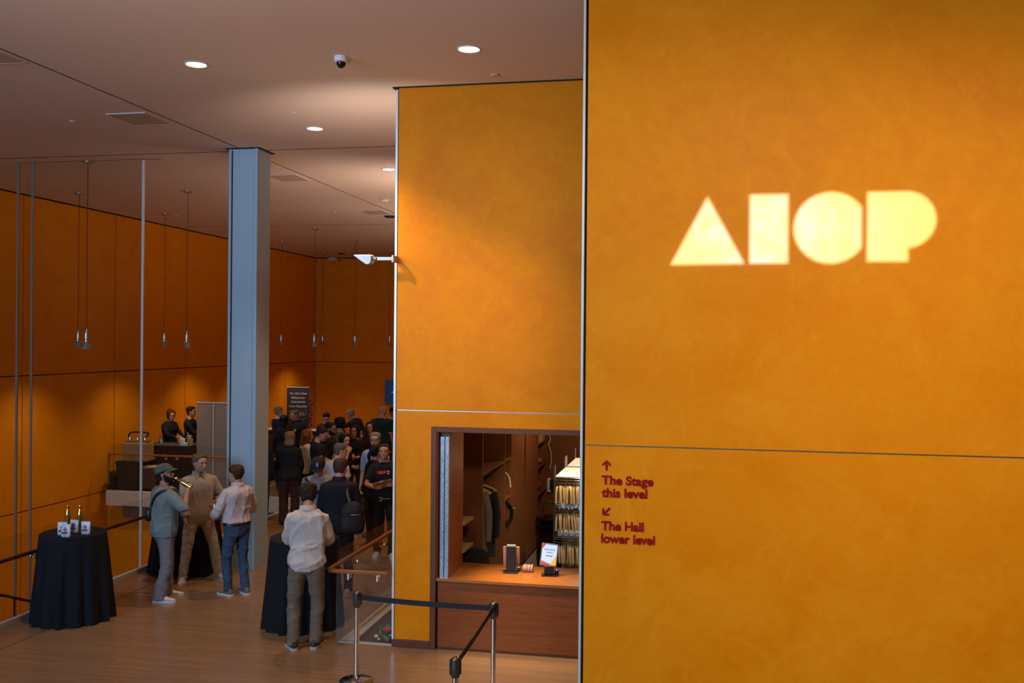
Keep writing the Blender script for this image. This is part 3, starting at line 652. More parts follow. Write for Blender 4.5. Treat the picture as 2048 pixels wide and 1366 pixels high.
def hang_hanger(x, z, k, row):
    global hm
    if hm is None:
        q = Geo(); q.tube([(0, -.035, -.25), (0, -.03, -.1), (0, .0, -.035), (0, .03, -.1), (0, .035, -.25)], .013, 6, flat=1.4, sub=2); q.tube([(0, -.03, -.245), (0, .03, -.245)], .005, 5)
        q.tube([(0, 0, -.03), (0, 0, -.005), (0, .014, .006), (0, 0, .016), (0, -.012, .006)], .0025, 5, sub=2, mi=1); hm = q.mesh('hanger', [HW, HT])
    o = bpy.data.objects.new('hanger', hm); COL.objects.link(o); o.location = (x, 12.53+.012*math.sin(k*5), z); o.rotation_euler = (random.uniform(-.06, .06), random.uniform(-.10, .02), random.uniform(-.5, .5))
    tag(o, f'{ORD[k]} wooden hanger from the left rack post, {row} row', 'hanger', f'wooden hangers in the {row} row of the rack')
for z, row, n in ((1.548, 'top', 12), (1.188, 'middle', 12), (.777, 'bottom', 12)):
    for k in range(n): hang_hanger(-1.845+k*.0265+random.uniform(-.006, .006), z, k, row)
q = Geo()
for k in range(46):
    x = -1.83+.011*k; z = 1.24+random.uniform(-.02, .02); q.box(x, x+.013, 12.485+random.uniform(-.01, .01), 12.49, z, z+random.uniform(.03, .055))
tag(q.build('paper_tags', mat('grey_paper', (.55, .56, .62), .9), smooth=False), 'ragged grey paper claim tags along the middle shelf edge of the rack', 'tags', kind='stuff')
t = empty('roll_box', (-1.84, 12.48, .868), 'greyish box holding four round rolls on the lower rack shelf', 'box')
Geo().box(0, .30, .02, .2, 0, .10).build('carton', mat('grey_card', (.42, .38, .30), .8), t, False)
for k in range(4): Geo().lathe([(.032, 0), (.034, .02), (.02, .024), (.018, .016)], 18).xf(Matrix.Translation((.04+.074*k, .02, .05)) @ Matrix.Rotation(math.pi/2, 4, 'X')).build('roll', mat('roll_paper', (.58, .52, .42), .8), t)
# bin, phone, wire, chair
t = empty('trash_bin', (-2.14, 13.75, 0), 'black round bin with clear liner beside the wire rack', 'bin')
Geo().lathe([(.17, 0), (.20, .76), (.21, .77), (.21, .80), (.19, .80), (.18, .5)], 24).build('bucket', CHARPLASTIC, t)
q = Geo(); q.grid([[((.205+.012*math.sin(7*a))*math.cos(a)*s_, (.205+.012*math.sin(7*a))*math.sin(a)*s_, z+.012*math.sin(5*a)) for a in [2*math.pi*j/36 for j in range(37)]] for s_, z in ((1.04, .70), (1.03, .81), (.97, .88), (.9, .80))]); q.build('bin_liner', glass('liner_film', (.6, .6, .58)), t)
Geo().tube([(-.12, .08, .78), (-.1, .06, 1.02), (0, .04, 1.1), (.1, .06, 1.0), (.12, .08, .8)], .012, 8, sub=3).build('lid_handle', CHARPLASTIC, t)
t = empty('wall_phone', (-2.60, 16.75, .80), 'white and black telephone on the coat room back wall', 'telephone')
Geo().box(-.05, .02, -.05, 0, -.02, .22).build('handset', WHITE, t, False, .01); Geo().box(.0, .09, -.07, 0, .02, .2).build('body', CHARPLASTIC, t, False, .01)
small('hanging_wire', 'thin white wire dangling down the coat room back wall', 'wire', Geo().tube([(0, 0, .30), (.03, 0, .22), (.0, 0, .12), (.04, 0, 0), (.05, 0, -.15), (.03, 0, -.30)], .008, 6, sub=3), PAPER, (-2.63, 16.70, 1.48))
t = empty('office_chair', (-2.68, 11.24, 0), 'black office chair whose rounded back shows above the counter', 'chair', rz=-.1)
BF = mat('black_fabric', (.010, .010, .012), .95)
q = Geo(); q.loft([[(x_*w_, .03*math.sin(a)+.10*(x_**2)*0+y_, z) for a, x_ in [(2*math.pi*j/20, math.cos(2*math.pi*j/20)) for j in range(20)]] for z, w_, y_ in ((.52, .19, 0), (.6, .225, -.01), (.8, .225, -.02), (.9, .20, -.01), (.935, .15, 0))]); q.build('backrest', BF, t)
Geo().loft([[(.23*math.cos(a), .15*math.sin(a)+.20, z) for a in [2*math.pi*j/24 for j in range(24)]] for z in (.42, .45, .49)]).build('seat', BF, t)
Geo().tube([(0, .2, .06), (0, .2, .43)], .03, 10).build('pedestal', CHARPLASTIC, t)
for k in range(5): Geo().tube([(0, .2, .09), (.2*math.cos(k*1.2566), .2+.2*math.sin(k*1.2566), .03)], [.025, .018], 8).build('leg', CHARPLASTIC, t)

# lamps of the coat check
lamp('counter_lamp', 'SPOT', (-1.95, 10.62, 2.34), 270, (1, .72, .40), target=(-1.95, 10.58, .78), spot_size=math.radians(52), spot_blend=1, shadow_soft_size=.04)
lamp('rack_lamp', 'SPOT', (-1.35, 12.2, 2.85), 230, (1, .86, .62), target=(-1.6, 12.9, 1.4), spot_size=math.radians(80), spot_blend=.6, shadow_soft_size=.05)
lamp('coatroom_lamp', 'POINT', (-1.7, 14.6, 2.75), 80, (1, .70, .40), shadow_soft_size=.15)
lamp('coatroom_front_lamp', 'POINT', (-1.6, 11.6, 2.8), 26, (1, .70, .40), shadow_soft_size=.15)

# ------------------------------------------------------------------ wall lettering
RED = mat('dark_red_letter', (.30, .006, .012), .7, spec=.08)
ty = YA
sg = empty('wall_sign', (-.75, YA, 2.3), 'raised dark red direction lettering for the Stage and the Hall on the orange wall', 'sign')
for body, z, w_ in (('The Stage', 2.321, .388), ('this level', 2.226, .343), ('The Hall', 1.976, .318), ('lower level', 1.880, .402)):
    o = text(body, 'text_line', RED, sg, (0, -.002, z-2.3), width=w_, height=None, size=.12, ext=.006, bold=.0036)
    # equal cap heights
    hs = [v.co.y for v in o.data.vertices]; base = 0; k = .0665/max(hs)
    for v in o.data.vertices: v.co.y *= k
aw = [(-.0085, 0), (.0085, 0), (.0085, .050), (.034, .031), (.034, .049), (0, .080), (-.034, .049), (-.034, .031), (-.0085, .050)]
Geo().prism(aw, (.036, -.006, .124), (1, 0, 0), (0, 0, 1), (0, .006, 0)).build('arrow', RED, sg, False)
aw2 = [((x*math.cos(2.356)-(y-.04)*math.sin(2.356)), (x*math.sin(2.356)+(y-.04)*math.cos(2.356))) for x, y in aw]
Geo().prism(aw2, (.036, -.006, -.187), (1, 0, 0), (0, 0, 1), (0, .006, 0)).build('arrow', RED, sg, False)

# ------------------------------------------------------------------ stanchions
POSTM = mat('polished_post', (.80, .76, .72), .14, 1); HEADM = mat('bronze_head', (.20, .15, .11), .28, .9); BELT = mat('black_belt', (.012, .012, .016), .75, bump=.1, bscale=200)
def stanchion(x, y, label):
    t = empty('stanchion', (x, y, 0), label, 'stanchion')
    Geo().lathe([(.17, 0), (.17, .008), (.15, .02), (.09, .034), (.04, .042), (.03, .06)], 40).build('base', mat('dark_chrome', (.35, .33, .32), .15, 1), t)
    Geo().lathe([(.0255, .04), (.0255, .75)], 24).build('post', POSTM, t)
    Geo().lathe([(.028, .735), (.036, .745), (.036, .875), (.034, .887), (.024, .896), (.002, .898)], 28).build('head', HEADM, t)
    q = Geo()
    for a in range(4): q.box(-.010+.036*math.cos(a*math.pi/2+.3), .010+.036*math.cos(a*math.pi/2+.3), -.010+.036*math.sin(a*math.pi/2+.3), .010+.036*math.sin(a*math.pi/2+.3), .76, .878)
    q.build('belt_slot', CHARPLASTIC, t, False); return t
def belt(parent, a, b, z):
    ax, ay = a; bx, by = b; d = Vector((bx-ax, by-ay, 0)); L_ = d.length; d.normalize(); nrm = Vector((-d.y, d.x, 0)); rings = []
    for k in range(13):
        s_ = .036+(L_-.072)*k/12; sag = -.012*4*(k/12)*(1-k/12); p = d*s_+Vector((0, 0, z+sag)); hw = .026
        rings.append([p+nrm*.0015+Vector((0, 0, hw)), p-nrm*.0015+Vector((0, 0, hw)), p-nrm*.0015-Vector((0, 0, hw)), p+nrm*.0015-Vector((0, 0, hw))])
    Geo().loft(rings).build('belt', BELT, parent, False)
sA = stanchion(-3.364, 9.217, 'silver post with black belt left of the coat check, its base in view')
sB = stanchion(-1.955, 9.13, 'silver post with black belt before the coat check counter, close to the orange wall')
sC = stanchion(-1.905, 7.47, 'nearest stanchion post, only its bronze top showing at the bottom edge')
belt(sA, (-3.364, 9.217), (-1.955, 9.13), .835); belt(sB, (-1.955, 9.13), (-1.905, 7.47), .835)
# bouquet behind the glass
t = empty('bouquet', (-3.50, 10.58, -.02), 'small wrapped bouquet with red rose on the floor behind the glass', 'flowers')
LEAF = mat('bouquet_leaf', (.09, .11, .03), .6)
q = Geo()
for k in range(7):
    a = k*.9; q.prism([(0, 0), (.035, .05), (.03, .11), (0, .15), (-.03, .11), (-.035, .05)], (.03*math.cos(a), .03*math.sin(a), .05), (math.cos(a+1.5), math.sin(a+1.5), 0), (.6*math.cos(a), .6*math.sin(a), .75), (0, .002, 0))
q.build('leaves', LEAF, t, False)
q = Geo(); q.ball((0, -.03, .13), .035, n=12, m=7); q.ball((.03, -.02, .12), .028); q.build('rose', mat('red_petal', (.62, .012, .012), .5), t)
for k, (x, z, r) in enumerate(((-.12, .05, .03), (-.09, .02, .022), (-.06, .1, .03), (.05, .08, .025))): Geo().ball((x, -.02, z), r, r, r*.7, 9, 6).build('pale_flower', mat('pale_petal', (.62, .45, .30), .7), t)
Geo().loft([[((.02+.10*k)*math.cos(a)*.8, (.02+.10*k)*math.sin(a)*.6, k*.12) for a in [2*math.pi*j/14 for j in range(14)]] for k in (0, .5, 1)], cap=False).build('wrapping', mat('kraft_wrap', (.40, .30, .18), .8), t)

# ------------------------------------------------------------------ draped tables
CLOTH = mat('black_tablecloth', (.006, .007, .012), .85, bump=.5, bscale=160, spec=.3)
def draped_table(x, y, label, rt=.40, rb=.49, h=1.05, folds=15, seed=0):
    t = empty('draped_table', (x, y, 0), label, 'table'); rs = random.Random(seed); q = Geo(); n = 180; rows = []
    ph = [rs.random()*6.28 for _ in range(4)]
    rows.append([(.001*math.cos(a), .001*math.sin(a), h) for a in [2*math.pi*j/n for j in range(n+1)]])
    rows.append([((rt-.03)*math.cos(a), (rt-.03)*math.sin(a), h) for a in [2*math.pi*j/n for j in range(n+1)]])
    for k in range(13):
        u = k/12; row = []
        for j in range(n+1):
            a = 2*math.pi*j/n
            fo = math.sin(folds*a+ph[0]+.9*math.sin(2*a+ph[1]))+.4*math.sin((folds*2-5)*a+ph[2])
            r = rt+(rb-rt)*u**1.1+.030*u**.8*fo+(.0 if k else -.004)
            row.append((r*math.cos(a), r*math.sin(a), h-.012-(h-.03)*u-(.012 if k else 0)+(.010*math.sin(3*a+ph[3]) if k == 12 else 0)))
        rows.append(row)
    o = q.grid(rows).build('tablecloth', CLOTH, t)
    for p in o.data.polygons: p.use_smooth = True
    Geo().lathe([(rt-.02, h-.03), (rt-.02, h-.006)], 40).build('table_top', DARK, t); Geo().lathe([(.28, .0), (.28, .02), (.03, .04), (.03, h-.03)], 24).build('pedestal', CHARPLASTIC, t)
    return t
T1 = (-7.45, 10.52)
draped_table(*T1, 'tall round black-clothed table with gold bottles, nearest the left edge', .38, .455, seed=3)
draped_table(-7.38, 13.05, 'tall black-clothed table half hidden behind the three chatting men', .42, .52, seed=5)
draped_table(-4.66, 10.92, 'tall black-clothed table in front of the man in the white shirt', .40, .47, seed=8)
GOLD = mat('gold_bottle', (.78, .52, .16), .16, 1)
def bottle(loc, label, rot=None):
    t = empty('gold_bottle', loc, label, 'bottle'); 
    Geo().lathe([(.030, 0), (.035, .004), (.035, .135), (.033, .155), (.026, .185), (.018, .212), (.0155, .225)], 24).build('bottle_body', GOLD, t)
    Geo().lathe([(.017, .224), (.019, .228), (.019, .262), (.016, .268), (.002, .269)], 20).build('cap', GOLD, t)
    if rot: t.rotation_euler = rot
    return t
bottle((-7.70, 10.76, 1.052), 'gold bottle standing behind the pouches, the left one of the pair'); bottle((-7.56, 10.80, 1.052), 'gold bottle standing behind the pouches, the right one of the pair')
POUCH = mat('pouch_film', (.62, .62, .74), .38, coat=.2); INK = mat('pouch_ink', (.05, .03, .05), .6); CHOC = mat('pouch_picture', (.22, .07, .04), .5)
def pouch(x, y, rz, label, w_=.055, h=.15):
    t = empty('snack_pouch', (x, y, 1.051), label, 'pouch', rz=rz, group=None); rings = []
    for z, ww, dd in ((0, w_*.9, .022), (.01, w_*.96, .026), (h*.4, w_*.98, .020), (h*.75, w_, .010), (h*.9, w_, .003), (h, w_, .002)):
        rings.append([(ww*max(-1, min(1, 1.15*math.cos(a))), dd*math.sin(a), z) for a in [2*math.pi*j/20 for j in range(20)]])
    b = Geo().loft(rings).build('pouch_body', POUCH, t); f = lambda z: -(.0265-.018*min(1, z/h)**1.3) if z > .01 else -.026
    def patch(poly, m, nm): 
        q = Geo(); n = len(poly); q.add([(x_, f(z_)-.0012, z_) for x_, z_ in poly], [tuple(range(n))]); q.build(nm, m, b, False)
    patch([(.002+.028*math.cos(a), .052+.020*math.sin(a)) for a in [2*math.pi*j/16 for j in range(16)]], CHOC, 'picture')
    patch([(-.030+.010*math.cos(a), .048+.012*math.sin(a)) for a in [2*math.pi*j/10 for j in range(10)]], INK, 'picture')
    for z, a, c_ in ((.106, -.018, .014), (.091, -.024, .024), (.082, -.020, .018)): patch([(a, z-.004), (c_, z-.004), (c_, z+.004), (a, z+.004)], INK, 'print_line')
    patch([(-.012, .012), (.012, .012), (.012, .018), (-.012, .018)], INK, 'print_line'); return t
pouch(-7.335, 10.22, .12, 'white snack pouch in front of the others, nearest the table edge'); pouch(-7.41, 10.48, -.02, 'tallest-standing white snack pouch between the two gold bottles')
pouch(-7.215, 10.42, .2, 'white snack pouch on the right of the table display'); pouch(-7.455, 10.32, .35, 'white snack pouch half hidden at the left of the display')

# ------------------------------------------------------------------ gallery: bar, boxes, screen
t = empty('bar_table', (-11.92, 20.3, 0), 'long dark-clothed bar table on the gallery behind the glass guard', 'table')
BROWN = mat('dark_bar_cloth', (.030, .014, .010), .85, var=.3, vscale=3, stretch=(6, 6, .5))
q = Geo(); rows = []
for z, e in ((0, .02), (.3, .012), (.7, .004), (.955, 0)):
    rows.append([(x, y+0*e, z) for x, y in [(-.63, .35), (-.63, -.30)]+[(-.63+1.25*k/40, -.30-e-.012*math.sin(k*1.7)*(1-z)) for k in range(41)]+[(.62, -.3), (.62, .35)]])
q.grid(rows).build('cloth_skirt', BROWN, t); Geo().box(-.64, .63, -.31, .36, .955, .975).build('table_top', mat('bar_cloth_top', (.05, .03, .025), .6), t, False)
for k in (-.20, .09): Geo().ball((k, -.335, .68), .035, .012, .03, 10, 6).build('badge', mat('skirt_badge', (.42, .20, .10), .6), t)
small('cardboard_box', 'large tan cardboard box standing on the dark case on the gallery', 'box', Geo().box(-.275, .275, -.2, .2, 0, .40), mat('kraft_card', (.42, .27, .13), .8), (-12.36, 19.70, .66), bevel=.006)
CASE = mat('dark_case', (.030, .016, .012), .7)
t = empty('equipment_case', (-12.47, 19.70, 0), 'dark brown transport case under the cardboard box on the gallery', 'case')
Geo().loft([[(sx*w_, sy*d, z) for sx, sy in ((-1, -1), (1, -1), (1, 1), (-1, 1))] for z, w_, d in ((.02, .25, .22), (.6, .27, .235))]).build('case_body', CASE, t, False); Geo().box(-.285, .285, -.25, .25, .6, .655).build('lid', CASE, t, False, .01)
for x in (-.2, .2):
    for y in (-.18, .18): Geo().ball((x, y, .02), .02, n=8, m=6).build('caster', CHARPLASTIC, t)
small('gear_bag', 'low dark bag left of the transport case on the gallery', 'bag', Geo().loft([[(w_*math.cos(a), .16*math.sin(a), z) for a in [2*math.pi*j/20 for j in range(20)]] for z, w_ in ((0, .12), (.06, .14), (.28, .13), (.40, .06))]), CASE, (-12.96, 19.72, 0))
t = empty('hand_cart', (-11.97, 19.70, 0), 'brown wooden box cart with cable coil right of the dark case', 'cart')
Geo().box(-.2, .14, -.16, .16, .06, .52).build('cart_body', mat('cart_wood', (.085, .038, .020), .7), t, False, .006); Geo().box(-.24, .30, -.18, .18, .52, .545).build('tray', mat('kraft_card', (.42, .27, .13), .8), t, False)
for k in range(4): Geo().tube([(.22+.01*k, -.05+.10*math.cos(a), .17+.13*math.sin(a)) for a in [2*math.pi*j/20 for j in range(21)]], .012, 6).build('cable_loop', CHARPLASTIC, t)
for x in (-.15, .1): Geo().lathe([(.05, -.015), (.05, .015)], 16).xf(Matrix.Translation((x, -.17, .05)) @ Matrix.Rotation(math.pi/2, 4, 'X')).build('wheel', CHARPLASTIC, t)
t = empty('drinks_dispenser', (-12.33, 20.02, 1.06), 'machine with arched black tube handles on top of the cardboard box', 'machine')
t.location = (-12.36, 19.70, 1.061)
Geo().box(-.24, .26, -.12, .12, 0, .035).build('tray', mat('dull_chrome', (.35, .3, .26), .3, .9), t, False, .006)
q = Geo(); q.tube([(-.21, 0, .08), (-.225, 0, .15), (-.19, 0, .205), (-.1, 0, .225), (.22, 0, .225), (.25, 0, .2), (.22, 0, .14), (.16, 0, .1), (.16, 0, .03)], .020, 8, sub=4); q.tube([(-.21, 0, .09), (-.19, 0, .03)], .028, 8); q.build('arched_handle', CHARPLASTIC, t)
for x in (-.17, .02, .2): Geo().lathe([(.025, .03), (.03, .07), (.016, .11), (.016, .13)], 12, (x, -.04, 0)).build('valve', CHROME, t)
small('glass_bottle', 'blue glass bottle on the left end of the bar', 'bottle', Geo().lathe([(.032, 0), (.034, .01), (.034, .10), (.013, .15), (.012, .20), (.016, .205), (.014, .215)], 14), mat('blue_glass', (.05, .12, .22), .1, spec=.8), (-12.18, 20.3, .976))
small('glass_bottle', 'clear squat bottle beside the blue one on the bar', 'bottle', Geo().lathe([(.035, 0), (.036, .01), (.036, .09), (.014, .12), (.013, .16), (.016, .165)], 14), mat('pale_glass', (.28, .27, .25), .1), (-12.09, 20.2, .976))
def tub(x, y, label, r, h, m):
    t = empty('bar_container', (x, y, .976), label, 'container'); Geo().lathe([(r*.9, 0), (r, h), (r*1.06, h), (r*1.06, h+.012), (r*.9, h+.012)], 16).build('tub', m, t)
    if h > .1: Geo().tube([(0, 0, h*.6), (-.05, 0, h+.08)], .010, 6).build('spoon', PAPER, t)
tub(-11.52, 20.12, 'white paper tub with a spoon on the bar before the red-haired woman', .062, .14, PAPER); tub(-11.48, 20.36, 'tan carton tub behind the white one on the bar', .06, .19, mat('tan_card', (.50, .34, .20), .7))
tub(-11.42, 20.08, 'small white bowl on the bar before the screen', .05, .05, PAPER); tub(-11.345, 20.2, 'yellowish tall cup at the right end of the bar', .04, .13, mat('cup_amber', (.45, .30, .12), .5))
t = empty('folding_screen', (-11.2, 20.75, 0), 'grey fabric partition screen at the right end of the bar', 'screen')
SCR = mat('grey_screen_fabric', (.30, .25, .23), .85, bump=.15, bscale=120)
t.location = (-10.85, 20.28, 0)
for x0, x1 in ((-.40, .0), (.012, .60)): Geo().box(x0, x1, -.015, .015, .03, 1.93).build('screen_panel', SCR, t, False)
q = Geo(); q.box(-.42, .61, -.02, .02, 1.93, 1.955); q.box(-.42, .61, -.02, .02, .0, .03); q.box(-.005, .017, -.022, .022, .0, 1.95); q.build('screen_frame', ALU, t, False)
# banner and screen on the far side
t = empty('roll_up_banner', (-11.74, 27.0, 0), 'tall navy roll-up banner with white headline behind the crowd', 'banner', rz=.12)
NAVY = mat('banner_navy', (.012, .010, .030), .6); BW = mat('banner_white', (.45, .40, .38), .7)
Geo().box(-.34, .34, -.004, .004, .75, 1.965).build('banner_face', NAVY, t, False); Geo().box(-.34, .34, -.004, .004, .06, .75).build('banner_foot', BW, t, False); Geo().box(-.36, .36, -.08, .08, 0, .06).build('base', ALU, t, False)
Geo().box(-.345, .345, -.008, .008, 1.965, 1.98).build('top_rail', ALU, t, False)
for body, z, w_ in (('The All-in-One', 1.76, .52), ('Platform for', 1.635, .42), ('Commercial', 1.515, .42), ('Crew Payments', 1.385, .54)):
    text(body, 'headline', BW, t, (0, -.0055, z), width=w_, size=.09, ext=.0008, bold=.002, align='CENTER')
q = Geo(); pts = []
for k in range(32):
    a = 2*math.pi*k/32; cx = .165 if math.cos(a) > 0 else -.165; cz = .055 if math.sin(a) > 0 else -.055; pts.append((cx+.10*math.cos(a), -.006, 1.165+cz+.075*math.sin(a)))
q.tube(pts+[pts[0]], .004, 5); q.build('box_outline', mat('banner_line', (.25, .22, .30), .6), t)
for k, (a, b) in enumerate(((-.22, .2), (-.22, .22), (-.2, .21), (-.2, .05))):
    x = a
    while x < b: wd = random.uniform(.03, .07); Geo().box(x, min(b, x+wd), -.0065, -.004, 1.215-k*.038, 1.229-k*.038).build('small_text', BW, t, False); x += wd+.012
t = empty('wall_screen', (-10.3, YF-.03, 1.6), 'dark blue display screen on the far wall, cut off by the wall edge', 'screen')
Geo().box(-.31, .9, -.05, 0, -.40, .43).build('bezel', CHARPLASTIC, t, False); Geo().box(-.30, .89, -.052, -.05, -.39, .42).build('screen', mat('blue_screen', (.004, .01, .03), .3, emit=(.003, .022, .07, 1)), t, False)
Geo().box(-.08, .5, -.054, -.052, .0, .035).build('screen_bar', mat('cyan_bar', (.02, .1, .3), .3, emit=(.05, .35, .75, .8)), t, False)
# far buffet table and wire tower near the banner
t = empty('buffet_table', (-10.6, 24.2, 0), 'far table with papers behind the bent grey-haired man', 'table')
Geo().box(-1.0, 1.3, -.35, .35, .98, 1.0).build('table_top', mat('buffet_top', (.10, .06, .045), .5), t, False); Geo().box(-.98, 1.28, -.33, .33, 0, .98).build('table_skirt', BROWN, t, False)
for k, (x, y, a, lab) in enumerate(((-.75, -.1, .3, 'leftmost'), (.0, .0, -.2, 'middle'), (.55, -.1, .1, 'rightmost'))):
    o = Geo().box(-.15, .15, -.1, .1, 0, .02).build('paper_stack', PAPER, smooth=False); o.location = (-10.6+x, 24.2+y, 1.001); o.rotation_euler = (0, 0, a); tag(o, f'{lab} small white paper stack on the far table', 'paper')
t = empty('bottle_tower', (-11.17, 26.6, 0), 'dark spiral display stand just right of the navy banner', 'stand')
Geo().lathe([(.15, 0), (.15, .02), (.012, .04), (.008, 1.62)], 14).build('pole', CHARPLASTIC, t)
for k in range(8): Geo().ball((.03*math.cos(k*2.2), .03*math.sin(k*2.2), .9+k*.1), .032, n=9, m=6).build('holder_cup', mat('dark_bronze', (.03, .014, .010), .4, .5), t)
# ------------------------------------------------------------------ people
SKIN = {'fair': mat('skin_fair', (.50, .27, .19), .55), 'tan': mat('skin_tan', (.42, .21, .13), .55), 'olive': mat('skin_olive', (.34, .17, .10), .55)}
HAIR = {'dark': mat('hair_dark', (.022, .014, .010), .6, bump=.35, bscale=70, stretch=(1, 1, .18), spec=.15), 'brown': mat('hair_brown', (.055, .030, .018), .6, bump=.35, bscale=70, stretch=(1, 1, .18), spec=.15),
        'black': mat('hair_black', (.010, .008, .008), .55, bump=.35, bscale=70, stretch=(1, 1, .18), spec=.15), 'grey': mat('hair_grey', (.20, .17, .14), .7, bump=.35, bscale=70, stretch=(1, 1, .18), spec=.15),
        'blond': mat('hair_blond', (.34, .20, .11), .6, bump=.35, bscale=70, stretch=(1, 1, .18), spec=.15, var=.7, vscale=30), 'red': mat('hair_red', (.20, .045, .014), .6, bump=.5, bscale=60),
        'auburn': mat('hair_auburn', (.075, .022, .012), .6, bump=.35, bscale=70, stretch=(1, 1, .18), spec=.15), 'sandy': mat('hair_sandy', (.14, .085, .05), .65, bump=.35, bscale=70, stretch=(1, 1, .18), spec=.15), 'grizzled': mat('hair_grizzled', (.09, .075, .065), .7, bump=.35, bscale=70, stretch=(1, 1, .18), spec=.15)}
LIP = mat('lip', (.34, .12, .10), .5); EYEW = mat('eye_white', (.34, .30, .28), .3); IRIS = mat('iris', (.02, .013, .010), .2)
HEADT = [(-.02, .020, .045, -.01), (.0, .032, .074, .0), (.07, .047, .089, .015), (.15, .057, .093, .035), (.22, .063, .094, .055), (.35, .069, .093, .076), (.5, .0735, .087, .092), (.62, .0755, .093, .099), (.75, .075, .086, .101), (.86, .066, .064, .087), (.93, .053, .043, .067), (.975, .033, .024, .041), (1.0, .008, .006, .012)]
def head_ring(zf, off=0, n=28):
    t = HEADT; i = 0
    while i < len(t)-2 and zf > t[i+1][0]: i += 1
    k = max(0, min(1, (zf-t[i][0])/(t[i+1][0]-t[i][0]))); w, f, b = [t[i][q]+(t[i+1][q]-t[i][q])*k for q in (1, 2, 3)]
    out = []
    for j in range(n):
        a = 2*math.pi*j/n; s_, c_ = math.sin(a), math.cos(a)
        x = w*math.copysign(abs(s_)**.88, s_); y = (f if c_ > 0 else b)*math.copysign(abs(c_)**.92, c_)
        o = off(zf, a if a <= math.pi else 2*math.pi-a, a) if callable(off) else off
        r = math.hypot(x, y) or 1e-6; k2 = (r+o)/r if r+o > .002 else .002/r
        out.append(Vector((x*k2, y*k2, 0)))
    return out
def sstep(a, b, x): t = max(0, min(1, (x-a)/(b-a))); return t*t*(3-2*t)
def hairline(a, style):     # lowest height of hair at angle a (0 = face)
    d = math.degrees(a)
    pts = {'short': [(0, .84), (45, .82), (62, .70), (78, .60), (92, .56), (108, .36), (130, .16), (180, .10)],
           'long': [(0, .88), (35, .84), (52, .60), (66, .25), (80, .05), (180, -.02)], 'balding': [(0, 1.2), (75, 1.1), (85, .75), (95, .55), (110, .36), (130, .18), (180, .12)],
           'cap': [(0, .70), (60, .70), (110, .62), (180, .50)], 'beard': None}[style]
    for (a0, z0), (a1, z1) in zip(pts, pts[1:]):
        if d <= a1: return z0+(z1-z0)*(d-a0)/(a1-a0)
    return pts[-1][1]
HS = .232
def tcat(rows, z):
    i = 0
    while i < len(rows)-2 and z > rows[i+1][0]: i += 1
    a, b = rows[i], rows[i+1]; k = max(0, min(1, (z-a[0])/(b[0]-a[0]))); k = k*k*(3-2*k)*.5+k*.5
    return [a[q]+(b[q]-a[q])*k for q in range(1, len(a))]
